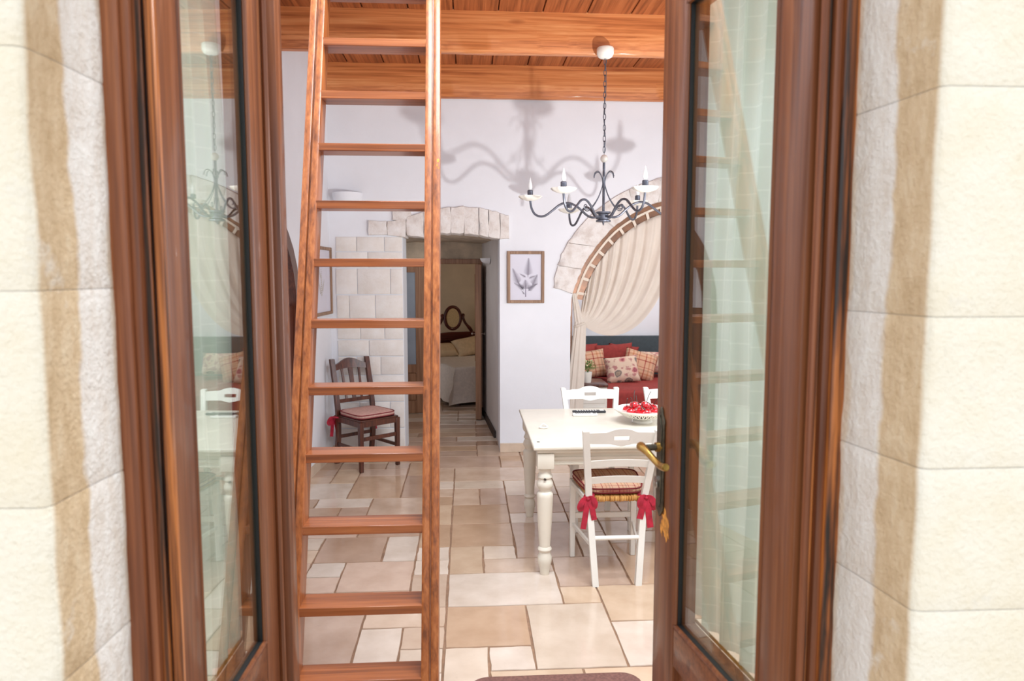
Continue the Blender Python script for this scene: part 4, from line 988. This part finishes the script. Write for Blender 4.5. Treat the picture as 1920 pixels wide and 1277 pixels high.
# upright gathered edge from the rail foot to the tie
def edge(u, v):
    a = 2*PI*u; z = 1.50-.29*v; w_ = .018+.022*v; cx_ = 1.005+.055*v
    rr_ = 1+.2*math.sin(7*a+v*2); return (cx_+w_*math.cos(a)*rr_, RY-.02+.6*w_*math.sin(a)*rr_, z)
m = MB(); m.grid(edge, 60, 12); m.build('gathered_edge', 'drape', cu, angle=180)
m = MB(); m.tube([(1.06+.048*math.cos(a), RY-.025+.034*math.sin(a), 1.205+.018*math.cos(a)) for a in [2*PI*k/20 for k in range(20)]], .011, 8, True); m.build('tieback', 'drape', cu)
m = MB(); m.tube(curve([(1.0, RY-.03, 1.42), (1.012, RY-.035, 1.38), (1.01, RY-.035, 1.34)], 3), [.004]*6+[.009], 6); m.build('cord_tassel', 'loop', cu)

# ------------------------------------------------------------------ daybed with cushions
db = thing('daybed', 'red covered bed with a dark teal headboard in the alcove', 'bed', (2.1, 7.6, 0), world=True)
m = MB(); m.box(1.02, 8.22, .1, 3.2, 8.31, .955, .012, 2); m.build('headboard', 'teal', db)
m = MB(); m.box(1.415, 7.1, .12, 3.2, 8.21, .40, .01); m.build('bed_base', 'teal', db)
m = MB()
def spread(u, v):
    x_ = 1.405+1.8*u
    if v < .35: k = v/.35; return (x_, 7.07-.01*math.sin(u*30)*(1-k), .06+.43*k)
    k = (v-.35)/.65; return (x_, 7.07+1.13*k, .49+.016*math.sin(min(1, k*8)*PI/2)+.004*math.sin(u*20+k*9))
m.grid(spread, 50, 30); m.thick(.012); m.build('bedspread', 'redcloth', db, angle=60)
def pillow(name, label, c, w, h, t_, rot_, mat, group=None):
    m = MB(); n = 16
    for sg in (1, -1):
        def f(u, v):
            a, b = 2*u-1, 2*v-1; e = (1-a**4)**.5*(1-b**4)**.5
            return (a*w/2*(1-.07*(1-abs(b)**2)*abs(a)**3*0-.06*(1-b*b)*abs(a)), b*h/2*(1-.06*(1-a*a)*abs(b)), sg*t_/2*e**.9+.006*noise.noise(Vector((a*3, b*3, c[0]*7))))
        m.grid(f, n, n)
    bmesh.ops.remove_doubles(m.bm, verts=m.bm.verts, dist=.004)
    o = m.build(name, mat, angle=80); o.location = c; o.rotation_euler = tuple(R(a) for a in rot_); tag(o, label, 'cushion', group); return o
g_ = 'scatter cushions on the red bed'
# rot: x tilts the cushion upright (90 = vertical), y rolls it, z turns it
pillow('scatter_cushion', 'plain red cushion behind the left plaid cushion', (1.26, 8.07, .715), .50, .34, .16, (76, 0, 5), 'redcloth', g_)
pillow('scatter_cushion', 'large plain red cushion behind the floral cushion', (1.68, 8.05, .705), .46, .36, .16, (74, -4, -4), 'redcloth', g_)
pillow('scatter_cushion', 'plain red cushion showing only its top corner beside the teal headboard', (1.80, 8.12, .695), .36, .34, .12, (78, 8, 0), 'redcloth', g_)
pillow('scatter_cushion', 'plaid cushion behind the potted plant', (1.36, 7.84, .675), .40, .32, .15, (68, -6, 8), 'plaid', g_)
pillow('scatter_cushion', 'floral rose cushion at the front of the bed', (1.69, 7.64, .64), .37, .31, .14, (62, -6, -3), 'floral', g_)
pillow('scatter_cushion', 'plaid cushion right of the floral one', (1.93, 7.82, .66), .38, .34, .15, (66, 16, -6), 'plaid', g_)
pillow('scatter_cushion', 'floral cushion lying against the headboard by the door edge', (2.18, 7.98, .675), .42, .26, .15, (68, 0, -4), 'floral', g_)
# bedside cabinet and plant
bc = thing('bedside_cabinet', 'white bedside cabinet with a dark wooden top', 'cabinet', (1.25, 7.15, 0), world=True)
MB().box(1.12, 6.97, .0, 1.395, 7.32, .555, .004).build('body', 'chair_white', bc)
MB().box(1.10, 6.945, .555, 1.402, 7.34, .59, .006, 2).build('top', 'darkwood', bc)
MB().box(1.145, 6.962, .06, 1.372, 6.972, .36, .003).build('cabinet_door', 'chair_white', bc)
MB().box(1.145, 6.962, .39, 1.372, 6.972, .53, .003).build('drawer', 'chair_white', bc)
pt = thing('potted_plant', 'small green plant with cream flowers in a white pot', 'plant', (1.212, 7.06, .5905))
MB().lathe([(0, 0), (.034, 0), (.045, .1), (.047, .105), (.044, .108), (.040, .1), (0, .095)], n=20).build('pot', 'ceramic', pt)
MB().lathe([(0, .098), (.039, .098), (0, .104)], n=12).build('soil', 'soil', pt)
m = MB(); rr = random.Random(3)
def leafm(m, c, d, L, w):
    d = d.normalized(); sd = d.cross(Vector((0, 0, 1))); sd = sd.normalized() if sd.length > .01 else Vector((1, 0, 0)); up = sd.cross(d)
    V = [m.v(p) for p in (c, c+d*L*.4+sd*w, c+d*L, c+d*L*.4-sd*w, c+d*L*.45+up*w*.3)]
    for a, b in ((0, 1), (1, 2), (2, 3), (3, 0)): m.bm.faces.new([V[a], V[b], V[4]])
for k in range(210):
    a = rr.uniform(0, 6.28); e = rr.uniform(.05, 1.45); rad = rr.uniform(.03, .10)
    c_ = Vector((math.cos(a)*math.cos(e)*rad*.95, math.sin(a)*math.cos(e)*rad*.95, .125+math.sin(e)*rad*1.0)); leafm(m, c_, Vector((math.cos(a), math.sin(a), rr.uniform(-.2, .9))), rr.uniform(.018, .03), .008)
m.build('foliage', 'leaf', pt, kind='stuff', smooth=False, recalc=False)
m = MB()
for k in range(9): m.tube([(0, 0, .095), (.03*math.cos(k*.7), .03*math.sin(k*.7), .17)], .0016, 4)
m.build('stems', 'leaf', pt, kind='stuff')
for k in range(11):
    a = rr.uniform(0, 6.28); e = rr.uniform(.15, 1.3); rad = .098; c_ = (math.cos(a)*math.cos(e)*rad, math.sin(a)*math.cos(e)*rad, .13+math.sin(e)*rad)
    MB().lathe([(0, -.008), (.007, -.006), (.010, 0), (.007, .007), (0, .009)], c_, 8).build('flower', 'flower', pt)

# ------------------------------------------------------------------ inner doors at the hallway end
tf = thing('trim_4', 'brown frame of the inner double door', 'door frame', (-.36, 8.55, 0), world=True); struct(tf)
MB().box(-.86, 8.53, 1.80, .19, 8.60, 1.86, .004).build('frame_head', 'innerdoor', tf)
MB().box(.135, 8.53, 0, .19, 8.60, 1.80, .004).build('frame_post', 'innerdoor', tf); MB().box(-.86, 8.53, 0, -.80, 8.60, 1.80, .004).build('frame_post', 'innerdoor', tf)
gd = thing('door_4', 'closed inner door leaf with a blue grey pane behind the ladder', 'door', (-.57, 8.55, 0), world=True); struct(gd)
MB().box(-.797, 8.535, .01, -.745, 8.575, 1.795, .003).build('stile', 'innerdoor', gd); MB().box(-.612, 8.535, .01, -.36, 8.575, 1.795, .003).build('stile', 'innerdoor', gd)
MB().box(-.745, 8.535, 1.70, -.612, 8.575, 1.795, .003).build('rail', 'innerdoor', gd); MB().box(-.745, 8.535, .50, -.612, 8.575, .60, .003).build('rail', 'innerdoor', gd); MB().box(-.745, 8.535, .01, -.612, 8.575, .16, .003).build('rail', 'innerdoor', gd)
MB().box(-.75, 8.55, .598, -.607, 8.556, 1.702).build('pane', 'frost', gd); MB().box(-.745, 8.545, .16, -.612, 8.565, .50, .01).build('panel', 'innerdoor', gd)
od = thing('door_5', 'open brown inner door leaf seen edge-on in the hallway', 'door', (.15, 8.52, 0), world=True); struct(od)
MB().hexa([(.094, 8.09, .01), (.163, 8.09, .01), (.165, 8.52, .01), (.108, 8.52, .01), (.094, 8.09, 1.79), (.163, 8.09, 1.79), (.165, 8.52, 1.79), (.108, 8.52, 1.79)], .003).build('leaf', 'innerdoor', od)
MB().hexa([(.089, 8.17, .68), (.11, 8.17, .68), (.122, 8.45, .68), (.100, 8.45, .68), (.089, 8.17, 1.68), (.11, 8.17, 1.68), (.122, 8.45, 1.68), (.100, 8.45, 1.68)], .003).build('panel', 'innerdoor', od)
for s, x_ in ((-1, .095), (1, .164)):
    m = MB(); m.tube([(x_, 8.14, 1.0), (x_+s*.02, 8.14, 1.0), (x_+s*.034, 8.14, 1.0), (x_+s*.046, 8.14, 1.0)], [.006, .006, .016, .009], 10); m.build('knob', 'steel', od)

# bed in the far bedroom
bed = thing('bed', 'dark mahogany bed with a white coverlet in the far bedroom', 'bed', (-.15, 8.97, 0), R(22))
def cov(u, v):
    # u across the width (drops at both ends), v from foot drop to headboard
    W_, D_, H_ = 1.35, 1.50, .50; dr = .46
    su = u*(W_+2*dr)-dr; sv = v*(D_+dr)-dr
    x_ = min(max(su, 0), W_); y_ = min(max(sv, 0), D_); z = H_-max(0, -su)*.98-max(0, su-W_)*.98-max(0, -sv)*.98
    fl = max(0, -su)+max(0, su-W_)+max(0, -sv); x_ += (-1 if su < 0 else 1 if su > W_ else 0)*fl*.16; y_ -= (1 if sv < 0 else 0)*fl*.14
    z = max(z, .03) if not (su < 0 and sv < 0) else max(H_-1.0*max(-su, -sv), .02)
    w_ = .02*math.sin(sv*14+su*9)*min(1, fl*3); return (x_+w_*(su < 0), y_+w_*(sv < 0), z)
m = MB(); m.grid(cov, 60, 50); m.build('coverlet', 'coverlet', bed, angle=70)
MB().box(.03, .03, .12, 1.32, 1.5, .46, .01).build('bed_base', 'mahogany', bed)
for x_, y_ in ((.06, .06), (1.29, .06), (.06, 1.45), (1.29, 1.45)): MB().lathe([(.03, 0), (.025, .03), (.035, .12), (0, .12)], (x_, y_, 0), 10).build('leg', 'mahogany', bed)
m = MB(); m.prism([(-.02, .1), (1.37, .1), (1.37, .70), (1.25, .72), (1.12, .80), (.85, .82), (.5, .82), (.23, .80), (.10, .72), (-.02, .70)], 1.52, 1.58, 'xz', .008); m.build('headboard', 'mahogany', bed)
MB().box(-.03, 1.50, .69, 1.38, 1.60, .72, .006).build('headboard_rail', 'mahogany', bed)
oc = (.56, 1.55, 1.03)
m = MB(); m.tube([(oc[0]+.125*math.cos(a), oc[1], oc[2]+.165*math.sin(a)) for a in [2*PI*k/32 for k in range(32)]], .024, 10, True); m.build('oval_frame', 'mahogany', bed)
m = MB(); m.prism([(oc[0]+.115*math.cos(a), oc[2]+.155*math.sin(a)) for a in [2*PI*k/32 for k in range(32)]], oc[1]-.005, oc[1]+.008, 'xz'); m.build('oval_panel', 'canedoor', bed)
for s in (-1, 1):
    m = MB(); m.tube(curve([(oc[0]+s*.30, oc[1], .82), (oc[0]+s*.27, oc[1], .87), (oc[0]+s*.20, oc[1], .95), (oc[0]+s*.165, oc[1], 1.03), (oc[0]+s*.175, oc[1], 1.07), (oc[0]+s*.15, oc[1], 1.08)], 4), [.026]*6+[.02]*8+[.018]*7, 8); m.build('scroll_arm', 'mahogany', bed)
def bedpos(x_, y_, z): a = R(22); return (-.15+x_*math.cos(a)-y_*math.sin(a), 8.97+x_*math.sin(a)+y_*math.cos(a), z)
pillow('bed_pillow', 'beige pillow at the left of the far bed', bedpos(.30, 1.28, .585), .42, .30, .12, (28, 0, 22), 'pillow', 'pillows on the far bed')
pillow('bed_pillow', 'beige pillow propped up beside the inner door edge', bedpos(.70, 1.26, .625), .46, .34, .12, (40, -8, 22), 'pillow', 'pillows on the far bed')
# doormat
m = MB(); pm = []
for cx_, cy_, a0 in ((.63, 2.745, 0), (.08, 2.745, 90), (.08, 2.36, 180), (.63, 2.36, 270)):
    for k in range(6): a = R(a0+18*k); pm.append((cx_+.08*math.cos(a), cy_+.08*math.sin(a)))
m.prism(pm, .0008, .012, 'xy', .003); dm = m.build('doormat', 'mat', None); tag(dm, 'brown doormat with rounded corners on the stone floor', 'doormat')
for o in bpy.data.objects:
    if '_w' in o: del o['_w']
